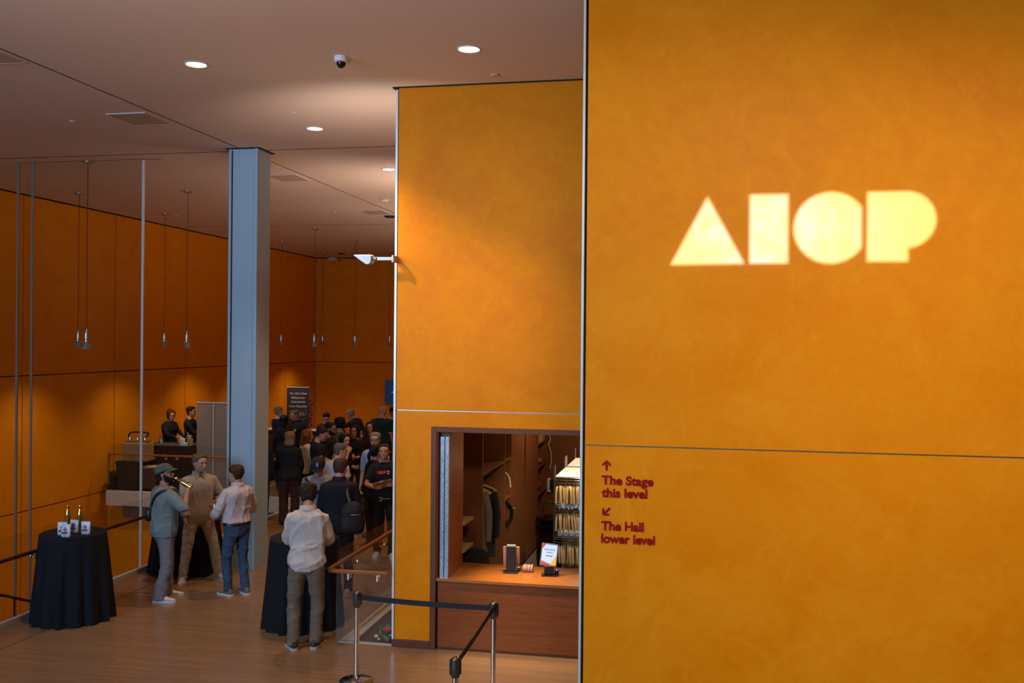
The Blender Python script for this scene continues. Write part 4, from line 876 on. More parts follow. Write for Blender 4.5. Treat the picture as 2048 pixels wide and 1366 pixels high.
# torso: z, half width, front, back
TM = [(.78, .11, .07, .08), (.84, .160, .085, .105), (.92, .172, .100, .115), (1.0, .165, .105, .10), (1.08, .156, .105, .088), (1.18, .160, .110, .092), (1.28, .172, .122, .105), (1.36, .182, .118, .112), (1.42, .178, .095, .105), (1.455, .140, .070, .088), (1.485, .085, .055, .07), (1.51, .062, .052, .062), (1.60, .056, .052, .055)]
TF = [(.78, .11, .07, .08), (.84, .168, .085, .115), (.92, .178, .098, .122), (1.0, .158, .100, .10), (1.08, .136, .095, .082), (1.18, .140, .108, .085), (1.27, .156, .132, .095), (1.36, .162, .112, .100), (1.42, .158, .088, .095), (1.455, .122, .066, .082), (1.485, .075, .05, .062), (1.51, .052, .046, .054), (1.60, .048, .046, .05)]
MISC = {}
def person(label, x, y, h, a, top, legs, hair=('short', 'dark'), skin='fair', sex='m', bulk=1.0, lean=0, side=0, head=(0, 0, 0), armL=None, armR=None, feetL=None, feetR=None, vox=.0135, near=False, seed=None, beard=None, face=True, shoe='dark', smile=False, lift=0):
    """local frame: +y the way the person faces, +x their right hand side, z up; heading a in degrees from +Y towards +X"""
    t = empty('person', (x, y, lift), label, 'person', rz=-math.radians(a)); s = h/1.75
    seed = seed if seed is not None else int(abs(x*131+y*17)) ; rs = random.Random(seed); skm = SKIN[skin]; T = TM if sex == 'm' else TF
    S3 = Matrix.Scale(s, 4); piv = Vector((0, 0, .93))
    LM = Matrix.Translation(piv) @ Matrix.Rotation(math.radians(-lean), 4, 'X') @ Matrix.Rotation(math.radians(side), 4, 'Y') @ Matrix.Translation(-piv)
    def ring(z, e=0, n=24, T=T):
        w, f, b = tcat(T, z); w = (w*bulk if z < 1.44 else w)+e; f = f*(bulk if z < 1.4 else 1)+e; b = b*(bulk if z < 1.4 else 1)+e
        return [LM @ Vector((w*math.copysign(abs(math.cos(q))**.9, math.cos(q)), (f if math.sin(q) > 0 else b)*math.copysign(abs(math.sin(q))**.95, math.sin(q)), z)) for q in [2*math.pi*j/n for j in range(n)]]
    # joints
    sw = (.172 if sex == 'm' else .15)*(.5+.5*bulk)
    def two(A, B, l1, l2, hint):
        d = B-A; L_ = d.length; mx_ = (l1+l2)*.995
        if L_ > mx_: B = A+d*(mx_/L_); d = B-A; L_ = mx_
        u = d/L_; c = (l1*l1-l2*l2+L_*L_)/(2*L_); hgt = math.sqrt(max(0, l1*l1-c*c)); v = Vector(hint)-u*Vector(hint).dot(u)
        v = v.normalized() if v.length > 1e-5 else u.orthogonal().normalized()
        return A+u*c+v*hgt, B
    arms = []
    for sg_, spec in ((-1, armL), (1, armR)):
        spec = dict(spec or {}); A = LM @ Vector((sg_*sw, -.005, 1.392)); hd = spec.get('hand', (.25, .06, .80)); B = Vector((sg_*hd[0], hd[1], hd[2]))
        E, B = two(A, B, .285, .255, (sg_*spec.get('el', (.45, -1, -.25))[0], *spec.get('el', (.45, -1, -.25))[1:])); arms.append((sg_, A, E, B, spec))
    legsj = []
    for sg_, ft in ((-1, feetL), (1, feetR)):
        ft = ft or (.10, .0, 8); A = Vector((sg_*.092, 0, .90)); B = Vector((sg_*ft[0], ft[1]-.02, .085)); K, B = two(A, B, .425, .40, (sg_*.12+ (sg_*math.sin(math.radians(ft[2]))*.6), 1, 0)); legsj.append((sg_, A, K, B, ft))
    # ---- body
    q = Geo(); q.loft([ring(z, -.014 if z < 1.4 else -.008) for z in (.80, .84, .9, .96, 1.02, 1.08, 1.15, 1.22, 1.28, 1.34, 1.39, 1.425, 1.455, 1.48, 1.505, 1.53)])
    nb = LM @ Vector((0, -.005, 1.50)); hy, hp, hr = head
    HM = Matrix.Translation(LM @ Vector((0, .012, 1.518))) @ Matrix.Rotation(math.radians(-lean*.25), 4, 'X') @ Matrix.Rotation(math.radians(-hy), 4, 'Z') @ Matrix.Rotation(math.radians(-hp), 4, 'X') @ Matrix.Rotation(math.radians(hr), 4, 'Y')
    hx = HS/.225
    HP = lambda px_, py_, zf: HM @ Vector((px_*hx, py_*hx+.012, zf*HS))
    q.tube([nb, HP(0, -.02, .12), HP(0, -.015, .4)], [.058 if sex == 'm' else .049, .054 if sex == 'm' else .046, .05], 16)
    zs = [-.02, 0, .04, .09, .15, .22, .28, .35, .42, .5, .56, .62, .68, .75, .81, .86, .9, .93, .955, .975, .99, 1.0]
    q.loft([[HP(p.x, p.y, z) for p in head_ring(z)] for z in zs])
    nose = Geo(); nose.tube([HP(0, .080, .56), HP(0, .094, .46), HP(0, .108, .375), HP(0, .094, .325)], [.009, .011, .0155, .010], 10); q.v, q.f, q.mi = (lambda o: (q.v+nose.v, q.f+[tuple(i+o for i in f) for f in nose.f], q.mi+nose.mi))(len(q.v))
    RH = HM.to_3x3()
    for sg_ in (-1, 1):
        q.ball(HP(sg_*.077, -.012, .49), .012, .020, .033, 10, 8, rot=RH @ Matrix.Rotation(sg_*.25, 3, 'Z'))
        q.ball(HP(sg_*.034, .080, .615), .026, .010, .008, 10, 6, rot=RH)
        q.ball(HP(sg_*.042, .070, .40), .022, .014, .018, 8, 6, rot=RH)
    q.ball(HP(0, .088, .05), .02, .014, .016, 8, 6, rot=RH)
    q.ball(HP(0, .091, .21), .026, .010, .014, 8, 6, rot=RH)
    hv = .0075 if near else .0105; fr = .0085 if near else .0105
    for sg_, A, E, B, sp in arms:
        q.tube([A, A.lerp(E, .5), E, E.lerp(B, .3), B], [.050*bulk**.5, .045, .038, .040, .028] if sex == 'm' else [.042, .037, .032, .034, .025], 12)
        fdir = Vector(sp['dir']) if 'dir' in sp else (B-E); fdir = Vector((sg_*fdir.x if 'dir' in sp else fdir.x, fdir.y, fdir.z)).normalized()
        th = Vector(sp.get('thumb', (0, 1, .35))); th = Vector((sg_*th.x, th.y, th.z)); th = (th-fdir*th.dot(fdir)).normalized(); nrm = fdir.cross(th)*(-1 if sg_ > 0 else 1); curl = sp.get('curl', .45)
        q.loft([[B+fdir*d+th*(w*math.cos(p))+nrm*(tk*math.sin(p)) for p in [2*math.pi*j/12 for j in range(12)]] for d, w, tk in ((-.01, .026, .022), (.02, .034, .018), (.06, .041, .016), (.088, .038, .013))])
        for k, (off, ln) in enumerate(((.030, .072), (.010, .080), (-.011, .074), (-.030, .058))):
            p0 = B+fdir*.070+th*off; path = [p0]; d = fdir.copy(); ang = 0
            for seg, fr_ in ((.30, .35), (.40, 1.0), (.32, .9), (.25, .7)):
                ang += curl*fr_; d = fdir*math.cos(ang)+nrm*math.sin(ang); path.append(path[-1]+d*(ln*seg*1.05+.004))
            q.tube(path, [fr*1.05, fr, fr*.97, fr*.9, fr*.72], 8)
        tc_ = min(curl, 1.0); p0 = B+fdir*.018+th*.024; d1 = (fdir*.7+th*.75+nrm*.25).normalized(); d2 = (fdir*.95+th*.15+nrm*(.3+tc_*.5)).normalized()
        q.tube([p0, p0+d1*.034, p0+d1*.034+d2*.030, p0+d1*.034+d2*.052], [fr*1.3, fr*1.15, fr*1.02, fr*.8], 8)
        sp['_grip'] = B+fdir*.075+nrm*.030; sp['_n'] = nrm; sp['_f'] = fdir; sp['_t'] = th
    for sg_, A, K, B, ft in legsj:
        q.tube([A+Vector((0, 0, .03)), A.lerp(K, .4), K, K.lerp(B, .35), B, B+Vector((0, 0, -.05))], [.076, .066, .044, .044, .030, .030], 12)
        tv = Vector((sg_*math.sin(math.radians(ft[2])), math.cos(math.radians(ft[2])), 0)); q.tube([B+Vector((0, 0, -.045))-tv*.03, B+Vector((0, 0, -.045))+tv*.12], [.034, .026], 10)
    q.xf(S3); voxel(q, 'body', skm, t, hv*s, 3)
    # ---- face details
    if face:
        for sg_ in (-1, 1):
            e = Geo(); ir = Geo(); br = Geo(); e.ball(HP(sg_*.033, .0815, .525), .0115, .006, .0048, 10, 6, rot=RH); ir.ball(HP(sg_*.032, .086, .526), .0052, .003, .0048, 8, 6, rot=RH)
            br.tube([HP(sg_*.016, .097, .60), HP(sg_*.034, .096, .622), HP(sg_*.054, .083, .60)], [.004, .0045, .003], 6)
            eo = e.xf(S3).build('eye', EYEW, t); ir.xf(S3).build('iris', IRIS, eo); br.xf(S3).build('eyebrow', HAIR[hair[1]] if hair[0] != 'none' else HAIR['grey'], t)
        lp = Geo()
        if smile:
            lp.tube([HP(-.030, .085, .245), HP(-.016, .0965, .222), HP(0, .0995, .214), HP(.016, .0965, .222), HP(.030, .085, .245)], [.002, .004, .0045, .004, .002], 6, sub=2); te = Geo(); te.tube([HP(-.024, .091, .245), HP(0, .0985, .229), HP(.024, .091, .245)], [.002, .0045, .002], 6, sub=3); te.xf(S3).build('teeth', mat('teeth', (.6, .56, .5), .4), t)
        else: lp.ball(HP(0, .098, .222), .022, .007, .0045, 10, 6, rot=RH); lp.ball(HP(0, .0965, .197), .018, .006, .005, 10, 6, rot=RH)
        lp.xf(S3).build('lips', LIP, t)
    # ---- hair
    st, hc = hair; hm_ = HAIR[hc] if hc in HAIR else None
    if st != 'none':
        base = {'short': .013, 'crop': .007, 'curly': .030, 'wavy': .021, 'cap': .007, 'balding': .007}.get(st, .018)
        lst = 'long' if st in ('long', 'bob', 'bun', 'bigcurl') else ('balding' if st == 'balding' else 'short')
        ph = [rs.random()*6 for _ in range(6)]
        amp = {'curly': .013, 'wavy': .008, 'bigcurl': .012}.get(st, .0035)
        def off(z, a, af):
            zl = hairline(a, lst); m_ = sstep(zl-.05, zl+.06, z)
            nz = math.sin(9*af+ph[0]+14*z)*math.sin(17*z+ph[1]+3*af)+.7*math.sin(15*af+ph[2]-23*z)*math.sin(31*z+ph[3])
            topb = 1+.5*sstep(.7, 1, z) if st in ('short', 'wavy') else 1
            return m_*(base*topb+amp*nz+.004)-.016*(1-m_)
        zz = [.0+.9*k/24 for k in range(24)]+[.9, .925, .95, .97, .985, 1.0]
        q = Geo()
        def zup(z): return z+(base*.9/HS)*sstep(.55, 1, z)
        q.loft([[HP(p.x, p.y, zup(z)) for p in head_ring(z, off, 48)] for z in zz])
        if st in ('long', 'bob', 'bigcurl'):
            ln = {'long': -.95, 'bob': -.12, 'bigcurl': -.45}[st]; wd = {'long': .085, 'bob': .098, 'bigcurl': .125}[st]
            rr = []
            for k in range(9):
                u = k/8; z = .62+(ln-.62)*u; c0 = HP(0, -.05-.012*u, z) if z > .1 else HP(0, -.05, .1).lerp(HP(0, -.055, z), .9)
                wv = (wd+.012*math.sin(5*u+ph[0]))*(1 if u < .8 else 1-.35*(u-.8)/.2); dp = .062 if st != 'bigcurl' else .085
                rr.append([c0+RH @ Vector((wv*(1+(.07 if st == 'bigcurl' else .03)*math.sin(7*p+9*u))*math.cos(p), dp*math.sin(p), 0)) for p in [2*math.pi*j/20 for j in range(20)]])
            q.loft(rr)
        if st == 'bun': q.ball(HP(0, -.135, .62), .052); q.ball(HP(0, -.09, .9), .05)
        if st == 'ponytail': q.ball(HP(0, -.12, .55), .04); q.tube([HP(0, -.12, .55), HP(0, -.16, .3), HP(0, -.15, -.2)], [.03, .035, .02], 10, sub=3)
        voxel(q.xf(S3), 'hair', hm_, t, .007 if near else .010, 2 if st in ('curly', 'bigcurl') else 3, (.004, 70, (1, 1, .5), seed) if st in ('curly', 'bigcurl', 'wavy') else (.0015, 90, (1, 1, .4), seed))
    if beard:
        def offb(z, a, af):
            d = math.degrees(a); up = .27 if d < 35 else .27+.25*sstep(35, 85, d); m_ = (1-sstep(up-.06, up+.03, z))*(1-sstep(88, 105, d)); mo = 1-.8*max(0, 1-((z-.21)/.03)**2-(d/22)**2); 
            return m_*mo*.0055-.012*(1-m_)
        q = Geo(); q.loft([[HP(p.x, p.y, z) for p in head_ring(z, offb, 40)] for z in [-.02, 0, .03, .06, .09, .12, .15, .18, .2, .22, .25, .28, .31, .34, .4, .46, .52, .58]]); q.xf(S3).build('beard', HAIR[beard], t)
    # ---- clothes
    kind = top['kind']; ease = top.get('ease', .018); hem = top.get('hem', .86); m_ = top['mat']; fold = top.get('fold', .006)
    zt = [z for z in (hem, hem+.02, .92, .98, 1.04, 1.1, 1.16, 1.22, 1.28, 1.34, 1.39, 1.425, 1.455, 1.475) if z >= hem]
    torso = [ring(z, ease*(1.15 if z < 1.0 else 1) if z < 1.43 else ease*.6) for z in zt]
    tail = top.get('tail', 0)
    if tail:
        for k_, f_ in ((0, 1), (1, .8)):
            xm = max(abs(p.x) for p in torso[k_])
            for p in torso[k_]: p.z += tail*f_*(p.x/xm)**2
    tq = Geo().loft(torso); q = Geo().loft(torso); tq.xf(S3); MISC['bvh'] = BVHTree.FromPolygons([Vector(p) for p in tq.v], tq.f); 
    nkr = (.070 if sex == 'm' else .060); zc = {'tee': 1.492, 'shirt': 1.515, 'long': 1.498}[kind]
    q.loft([[LM @ Vector((r_*math.cos(p), r_*.95*math.sin(p)-.006, z-(.030*max(0, math.sin(p)) if kind != 'shirt' else .018*max(0, math.sin(p))))) for p in [2*math.pi*j/20 for j in range(20)]] for r_, z in ((nkr+.034, 1.455), (nkr+.012, 1.48), (nkr, zc))])
    sl = top.get('sleeve', .55 if kind == 'tee' else 2.0); sr_ = top.get('sr', 1.0)
    cuffs = []
    for sg_, A, E, B, sp in arms:
        R0 = [.066*bulk**.5*sr_, .062*sr_, .054*sr_, .050*sr_, .037*sr_] if sex == 'm' else [.055*sr_, .05*sr_, .044*sr_, .04*sr_, .033*sr_]
        In = LM @ Vector((sg_*sw*.62, -.005, 1.40)); full = [In, A, A.lerp(E, .5), E, E.lerp(B, .45), B]; R0[0] *= .90; R = [R0[0]*.80]+R0
        if sl < 1: full = [In, A, A.lerp(E, sl*.5), A.lerp(E, sl)]; R = [R0[0]*.8, R0[0], R0[1]*1.03, R0[1]*1.08]
        elif sl < 2: full = [In, A, A.lerp(E, .5), E, E.lerp(B, sl-1)]; R = R[:5]
        q.tube(full, R, 14, sub=2)
    voxel(q.xf(S3), 'shirt', m_, t, .0085 if near else vox, 3, (fold*2.2, 15, (1, 1, .5), seed, 1) if not near else (fold*2.0, 17, (1, 1, top.get('fz', .22)), top.get('fs', seed), 1))
    if kind == 'shirt' or top.get('collar'):
        cm = top.get('cmat', m_); c_ = Geo()
        rr = [[LM @ Vector(((nkr+e_)*math.cos(p), (nkr+e_)*.95*math.sin(p)-.006, z-.022*max(0, math.sin(p))-(.03*max(0, math.sin(p))**6 if z < 1.5 else 0))) for p in [math.pi/2+.12+(2*math.pi-.24)*j/28 for j in range(29)]] for e_, z in ((.006, 1.53), (.010, 1.532), (.022, 1.493), (.026, 1.478), (.018, 1.478))]
        c_.grid(rr)
        if top.get('buttons'):
            for sg_ in (-1, 1):
                pts_ = []
                for x_, z_, dy in ((.010, 1.500, .004), (.050, 1.508, .0), (.066, 1.488, .002), (.050, 1.425, .006)):
                    h_ = MISC['bvh'].ray_cast(S3 @ (LM @ Vector((sg_*x_, .6, min(z_, 1.462)))), LM.to_3x3() @ Vector((0, -1, 0)))[0]
                    y_ = h_.y/s if h_ else .06
                    pts_.append(Vector((sg_*x_, max(y_, .062)+.012+dy if z_ < 1.47 else .064+dy, z_)))
                k_ = [p+Vector((0, .004, 0)) for p in pts_]; c_.add(pts_+k_, [(0, 1, 2, 3), (7, 6, 5, 4)]+[(i, 4+i, 4+(i+1) % 4, (i+1) % 4) for i in range(4)])
        c_.xf(S3).build('collar', cm, t)
    if top.get('buttons'):
        bq = Geo()
        for z in [hem+.06+.085*k for k in range(int((1.44-hem-.06)/.085)+1)]:
            hit = MISC['bvh'].ray_cast(S3 @ (LM @ Vector((0, .6, z))), (LM.to_3x3() @ Vector((0, -1, 0))))
            if hit[0]: bq.ball(hit[0]+Vector((0, .006, 0)), .0055, .003, .0055, 8, 4)
        bq.build('buttons', WHITE, t)
    # trousers
    wz = legs.get('waist', 1.0); le = legs.get('ease', 1.0); q = Geo(); q.loft([ring(z, .010*le) for z in (.80, .84, .88, .92, .96, wz)])
    for sg_, A, K, B, ft in legsj:
        end = B+Vector((0, 0, legs.get('hemz', -.035))); q.tube([A+Vector((-sg_*.004, 0, .03)), A+Vector((0, 0, -.06)), A.lerp(K, .5), K, K.lerp(B, .4), B.lerp(K, .1), end], [.098*le*bulk**.4, .096*le*bulk**.4, .084*le, .070*le, .066*le, .060*le*legs.get('flare', 1), .062*le*legs.get('flare', 1)], 14, sub=2)
    voxel(q.xf(S3), 'trousers', legs['mat'], t, .009 if near else vox, 3, (.012 if near else .008, 15, (1, 1, .8), seed+5, 1))
    if legs.get('belt'):
        w_, f_, b_ = tcat(T, wz-.015); q = Geo(); q.loft([[p.copy() for p in ring(z, e_, 32)] for z, e_ in ((wz-.033, .012), (wz-.03, .021), (wz+.004, .021), (wz+.007, .012))]); q.xf(S3).build('belt', legs['belt'], t)
    # shoes
    sm_, so_ = {'dark': (mat('shoe_black', (.015, .013, .013), .5), mat('sole_black', (.02, .02, .02), .7)), 'white': (mat('shoe_white', (.58, .55, .54), .6), mat('sole_white', (.66, .64, .62), .7)),
                'cream': (mat('shoe_cream', (.46, .38, .28), .7), mat('sole_cream', (.56, .50, .42), .7)), 'grey': (mat('shoe_grey', (.17, .15, .13), .8), mat('sole_white', (.66, .64, .62), .7)), 'sneaker': (mat('shoe_darkbrown', (.030, .022, .020), .6), mat('sole_offwhite', (.50, .44, .38), .7))}[shoe]
    for sg_, A, K, B, ft in legsj:
        an = math.radians(ft[2])*sg_; fv = Vector((math.sin(an), math.cos(an), 0)); sv = Vector((fv.y, -fv.x, 0)); o_ = Vector((B.x, B.y, 0))
        def sec(d, w, z0, z1, n=14): return [o_+fv*d+sv*(w*math.cos(p))+Vector((0, 0, z0+(z1-z0)*(.5+.5*math.sin(p)))) for p in [2*math.pi*j/n for j in range(n)]]
        q = Geo(); q.loft([sec(-.082, .018, .03, .07), sec(-.07, .034, .018, .095), sec(-.03, .040, .015, .105), sec(.02, .042, .015, .100), (sec(.06, .044, .015, .088)), sec(.11, .048, .015, .068), sec(.155, .048, .015, .056), sec(.19, .036, .018, .046), sec(.205, .016, .022, .038)])
        sh = q.xf(S3).build('shoe', sm_, t)
        q = Geo(); ol = [(-.088, .014), (-.075, .036), (-.03, .043), (.03, .044), (.1, .051), (.155, .051), (.195, .038), (.212, .014)]
        poly = [o_+fv*d+sv*w for d, w in ol]+[o_+fv*d-sv*w for d, w in reversed(ol)]; q.loft([[p+Vector((0, 0, z)) for p in poly] for z in (0.001, .026)]); q.xf(S3).build('sole', so_, sh)
        if near and shoe in ('sneaker', 'grey', 'cream', 'white'):
            q = Geo()
            for k in range(4 if shoe != 'white' else 0): q.tube([o_+fv*(.05+.022*k)-sv*.024+Vector((0, 0, .092-.011*k)), o_+fv*(.05+.022*k)+Vector((0, 0, .100-.012*k)), o_+fv*(.05+.022*k)+sv*.024+Vector((0, 0, .092-.011*k))], .0045, 6)
            if q.v: q.xf(S3).build('laces', so_, sh)
    MISC.update(t=t, s=s, HP=HP, RH=RH, LM=LM, S3=S3, HM=HM, arms={('L' if r[0] < 0 else 'R'): r for r in arms}, torso=torso, legs=legsj)
    return t
def W(p): return MISC['t'].matrix_basis @ (MISC['S3'] @ Vector(p))
def cap(m, logo=None):
    t, HP, S3, RH = MISC['t'], MISC['HP'], MISC['S3'], MISC['RH']
    def off(z, a, af): zl = hairline(a, 'cap'); k = sstep(zl-.03, zl+.01, z); return k*.021-.012*(1-k)
    q = Geo(); zz = [.45+.02*k for k in range(23)]+[.91, .93, .95, .97, .985, 1.0]
    q.loft([[HP(p.x, p.y, z+.10*sstep(.6, 1, z)) for p in head_ring(z, off, 40)] for z in zz]); c = q.xf(S3).build('cap', m, t)
    rows = []
    for dz in (0, -.012):
        for k in range(6):
            u = k/5; rows.append([HP(math.sin(p)*(.086+.004*u), math.cos(p)*.095+u*.082*max(0, math.cos(p))**.6, .755-.10*u*(1-.25*u)-.22*u*0+dz-.05*abs(math.sin(p))**2) for p in [-1.35+2.7*j/20 for j in range(21)]])
    q = Geo(); a, b = rows[:6], rows[6:][::-1]; q.grid(a+b+[a[0]]).xf(S3).build('brim', m, c)
    if logo:
        for body in logo:
            o = text(body, 'logo_letter', mat('logo_white', (.62, .60, .66), .6), None, (0, 0, 0), height=None, width=.030, size=.05, ext=.001, bold=.0008, align='CENTER')
            for v in o.data.vertices:
                lx, lz = v.co.x, v.co.y*1.25; zf = .79+lz/HS*.8+(-.03 if body == 'Y' else .015); r = head_ring(min(zf, .97), off, 40); an = -lx/.1-.12; j = an/(2*math.pi)*40; i0 = int(math.floor(j)) % 40; kk = j-math.floor(j); p = r[i0].lerp(r[(i0+1) % 40], kk)
                p2 = HP(p.x*1.035, p.y*1.035, zf+.10*sstep(.6, 1, zf)); v.co = S3 @ p2
            o.rotation_euler = (0, 0, 0); o.parent = c
    return c
def glasses(m, on_head=False):
    t, HP, S3 = MISC['t'], MISC['HP'], MISC['S3']; q = Geo(); zf = .53 if not on_head else .86; yo = 0 if not on_head else -.01
    for sg_ in (-1, 1):
        q.tube([HP(sg_*.034+.024*math.cos(p), .100+yo, zf+.075*math.sin(p)) for p in [2*math.pi*j/16 for j in range(17)]], .0028, 6)
        q.tube([HP(sg_*.058, .098+yo, zf+.03), HP(sg_*.082, .06, zf+.035), HP(sg_*.084, -.02, zf+.03)], .0028, 6)
    q.tube([HP(-.010, .101+yo, zf+.03), HP(.010, .101+yo, zf+.03)], .003, 6); q.xf(S3).build('glasses', m, t)
def strap(center, normal, m, width=.035, name='strap', parent=None, lift=.012, arc=(0, 2*math.pi)):
    """ribbon round the torso in the plane through center with the given normal (person space)"""
    c = MISC['S3'] @ (MISC['LM'] @ Vector(center)); n = (MISC['LM'].to_3x3() @ Vector(normal)).normalized(); u = n.orthogonal().normalized(); v = n.cross(u); rows = []
    K = 48
    for k in range(K+1):
        a = arc[0]+(arc[1]-arc[0])*k/K; d = u*math.cos(a)+v*math.sin(a); hit = MISC['bvh'].ray_cast(c+d*1.2, -d)
        if hit[0] is None: continue
        p = hit[0]+d*lift; rows.append([p-n*width/2, p-n*width/2+d*.004, p+n*width/2+d*.004, p+n*width/2])
    q = Geo(); q.loft(rows, cap=False); o = q.build(name, m, None); 
    o.parent = parent if parent is not None else MISC['t']
    return o
def cloth(name, col, rough=.85, b=.06, **k): return mat(name, col, rough, bump=min(b, .10), bscale=k.pop('bs', 260), spec=.25, **k)
BLK = cloth('black_cotton', (.009, .009, .010)); NVY = cloth('navy_cotton', (.012, .015, .035)); DNVY = cloth('dark_navy_knit', (.008, .009, .018)); GRN = cloth('bottle_green_jersey', (.010, .035, .026))
BLKP = cloth('black_trouser', (.010, .010, .012)); JEAN = cloth('blue_denim', (.030, .060, .125), .8, .4, col2=(.055, .095, .17), vscale=3); BRNP = cloth('brown_trouser', (.055, .020, .014)); GRYT = cloth('grey_melange', (.20, .20, .22)); DGRY = cloth('charcoal_cotton', (.060, .056, .048)); LBL = cloth('light_blue_oxford', (.30, .35, .52)); LGT = cloth('pale_grey_cotton', (.36, .37, .42))
LILAC = cloth('washed_grey_trouser', (.21, .19, .215)); TANL = cloth('tan_linen', (.41, .34, .29), .9, .4); TANP = cloth('tan_chino', (.40, .31, .215)); WSH = cloth('white_linen', (.52, .46, .45), .9, .45); PKS = cloth('pale_pink_shirt', (.56, .48, .51), .85, .3); KHK = cloth('olive_khaki', (.17, .125, .092), .9, .4); SGE = cloth('sage_grey_tee', (.20, .235, .245), .85, .35); CAPG = cloth('grey_green_cap', (.10, .125, .105)); LTHR = mat('black_leather', (.012, .011, .011), .45); WHT = cloth('white_cotton', (.55, .50, .47)); ORG = cloth('rust_top', (.30, .11, .04)); BROWNT = cloth('dark_brown_print', (.040, .018, .014))
def held(p): return p
# --- man in the white shirt, back to us at the near table
person('man seen from behind in an untucked white shirt and khaki trousers at a draped table', -4.275, 10.10, 1.79, -14, dict(kind='shirt', mat=WSH, hem=.815, tail=.07, ease=.030, sleeve=1.88, sr=1.12, fold=.009), dict(mat=KHK, ease=1.08, flare=1.04, hemz=-.04),
       hair=('wavy', 'dark'), skin='tan', head=(-14, 26, 0), bulk=.98, lean=5, armL=dict(hand=(.12, .36, 1.07), el=(.72, -.7, -.7), dir=(-.5, 1, .0), thumb=(-.3, 0, 1)), armR=dict(hand=(.10, .36, 1.08), el=(.72, -.7, -.7), dir=(-.5, 1, .0), thumb=(-.3, 0, 1)),
       feetL=(.13, -.03, 25), feetR=(.10, .02, 10), near=True, shoe='sneaker', face=False)
glasses(mat('dark_frame', (.02, .015, .012), .3))
# --- tan man
person('smiling fair-haired man in a tan linen shirt and tan trousers facing the room', -6.90, 12.50, 1.78, 137, dict(kind='shirt', mat=TANL, hem=.825, tail=.05, ease=.026, sleeve=1.75, sr=1.12, buttons=True, fold=.007), dict(mat=TANP, ease=1.02, hemz=-.03),
       hair=('short', 'sandy'), skin='fair', head=(-27, 4, 4), smile=True, bulk=1.06, armL=dict(hand=(.19, .20, 1.04), el=(.9, -.7, -.4), curl=.9, dir=(-.5, .8, .25), thumb=(0, .1, 1)), armR=dict(hand=(.20, .10, .84), el=(.9, -.6, -.3)),
       feetL=(.27, .03, 32), feetR=(.20, -.02, 18), near=True, shoe='cream')
# --- man in the cap
person('man in a grey-green cap and sage tee drinking from a gold bottle', -6.86, 11.55, 1.745, 42, dict(kind='tee', mat=SGE, hem=.84, ease=.048, sleeve=1.0, sr=1.32, fold=.008), dict(mat=LILAC, ease=1.10, flare=1.22, hemz=-.045),
       hair=('short', 'dark'), skin='tan', head=(36, -10, 0), bulk=1.05, armR=dict(hand=(.24, .22, 1.44), el=(.55, -.1, -1), curl=1.05, dir=(-.75, .35, .45), thumb=(-.1, .7, .6)), armL=dict(hand=(.30, .10, .95), el=(.8, -.6, -.2), curl=.8),
       feetL=(.12, .10, -20), feetR=(.12, -.07, 35), near=True, beard='dark', shoe='white')
cap(CAPG)
HPc = MISC['HP']; mouth = W(HPc(.0, .112, .205)); gr = W(MISC['arms']['R'][4]['_grip'])
d = (gr-mouth).normalized(); bt = bottle((0, 0, 0), 'gold bottle raised to the mouth of the man in the cap')
bt.location = mouth+d*.262; bt.rotation_euler = (-d).to_track_quat('Z', 'Y').to_euler()
sb = empty('sling_bag', MISC['t'].location, 'black sling bag worn across the back of the man in the cap', 'bag', rz=MISC['t'].rotation_euler.z)
strap((0, 0, 1.27), (.66, .05, -.70), LTHR, .038, 'strap', sb)
Geo().loft([[(-.215+.05*math.cos(p)*k, -.10+.08*math.sin(p)*k, z) for p in [2*math.pi*j/16 for j in range(16)]] for z, k in ((1.0, .75), (1.02, 1), (1.13, 1), (1.16, .7))]).build('pouch', LTHR, sb)
# --- man in the pale shirt and jeans
person('man in a tucked pale pink shirt and blue jeans, turned to the smiling man', -6.06, 11.98, 1.715, -62, dict(kind='shirt', mat=PKS, hem=.99, ease=.030, sleeve=1.92, sr=1.16, fold=.008), dict(mat=JEAN, ease=.98, hemz=-.03, waist=.985, belt=LTHR),
       hair=('short', 'brown'), skin='fair', head=(-14, 3, 0), bulk=1.06, armL=dict(hand=(.16, .29, 1.06), el=(.8, -.7, -.6), curl=1.0, dir=(-.2, .9, .35), thumb=(-.3, 0, 1)), armR=dict(hand=(.17, .25, 1.02), el=(.9, -.7, -.4), curl=.9, dir=(-.6, .8, .1), thumb=(0, .2, 1)),
       feetL=(.10, .06, 4), feetR=(.10, -.05, 12), near=True, shoe='grey')
g_ = W(MISC['arms']['L'][4]['_grip']); bottle((g_.x, g_.y, g_.z-.10), 'gold bottle held upright by the man in the pale pink shirt')
# --- the crowd
P = person
P('woman with auburn hair and black shirt working behind the bar', -12.33, 20.95, 1.70, 112, dict(kind='long', mat=BLK, hem=.85, ease=.03), dict(mat=BLKP), hair=('bun', 'auburn'), sex='f', bulk=1.1, head=(10, 16, 0), armR=dict(hand=(.12, .42, 1.12)), armL=dict(hand=(.16, .40, 1.06)))
P('dark-haired man in black shirt holding a plate behind the bar', -11.83, 21.0, 1.78, 82, dict(kind='long', mat=BLK, hem=.85, ease=.02), dict(mat=BLKP), hair=('short', 'black'), skin='tan', head=(0, 2, 0), armR=dict(hand=(.08, .40, 1.20), thumb=(0, 0, 1), dir=(0, 1, .1), curl=.2), armL=dict(hand=(.1, .36, 1.15)))
g_ = W(MISC['arms']['R'][4]['_grip']); o = Geo().lathe([(.07, 0), (.11, .012), (.115, .016), (.07, .008), (.002, .006)], 20).build('plate', WHITE); o.location = (g_.x+.04, g_.y, g_.z+.02); tag(o, 'white plate held by the dark-haired man behind the bar', 'plate')
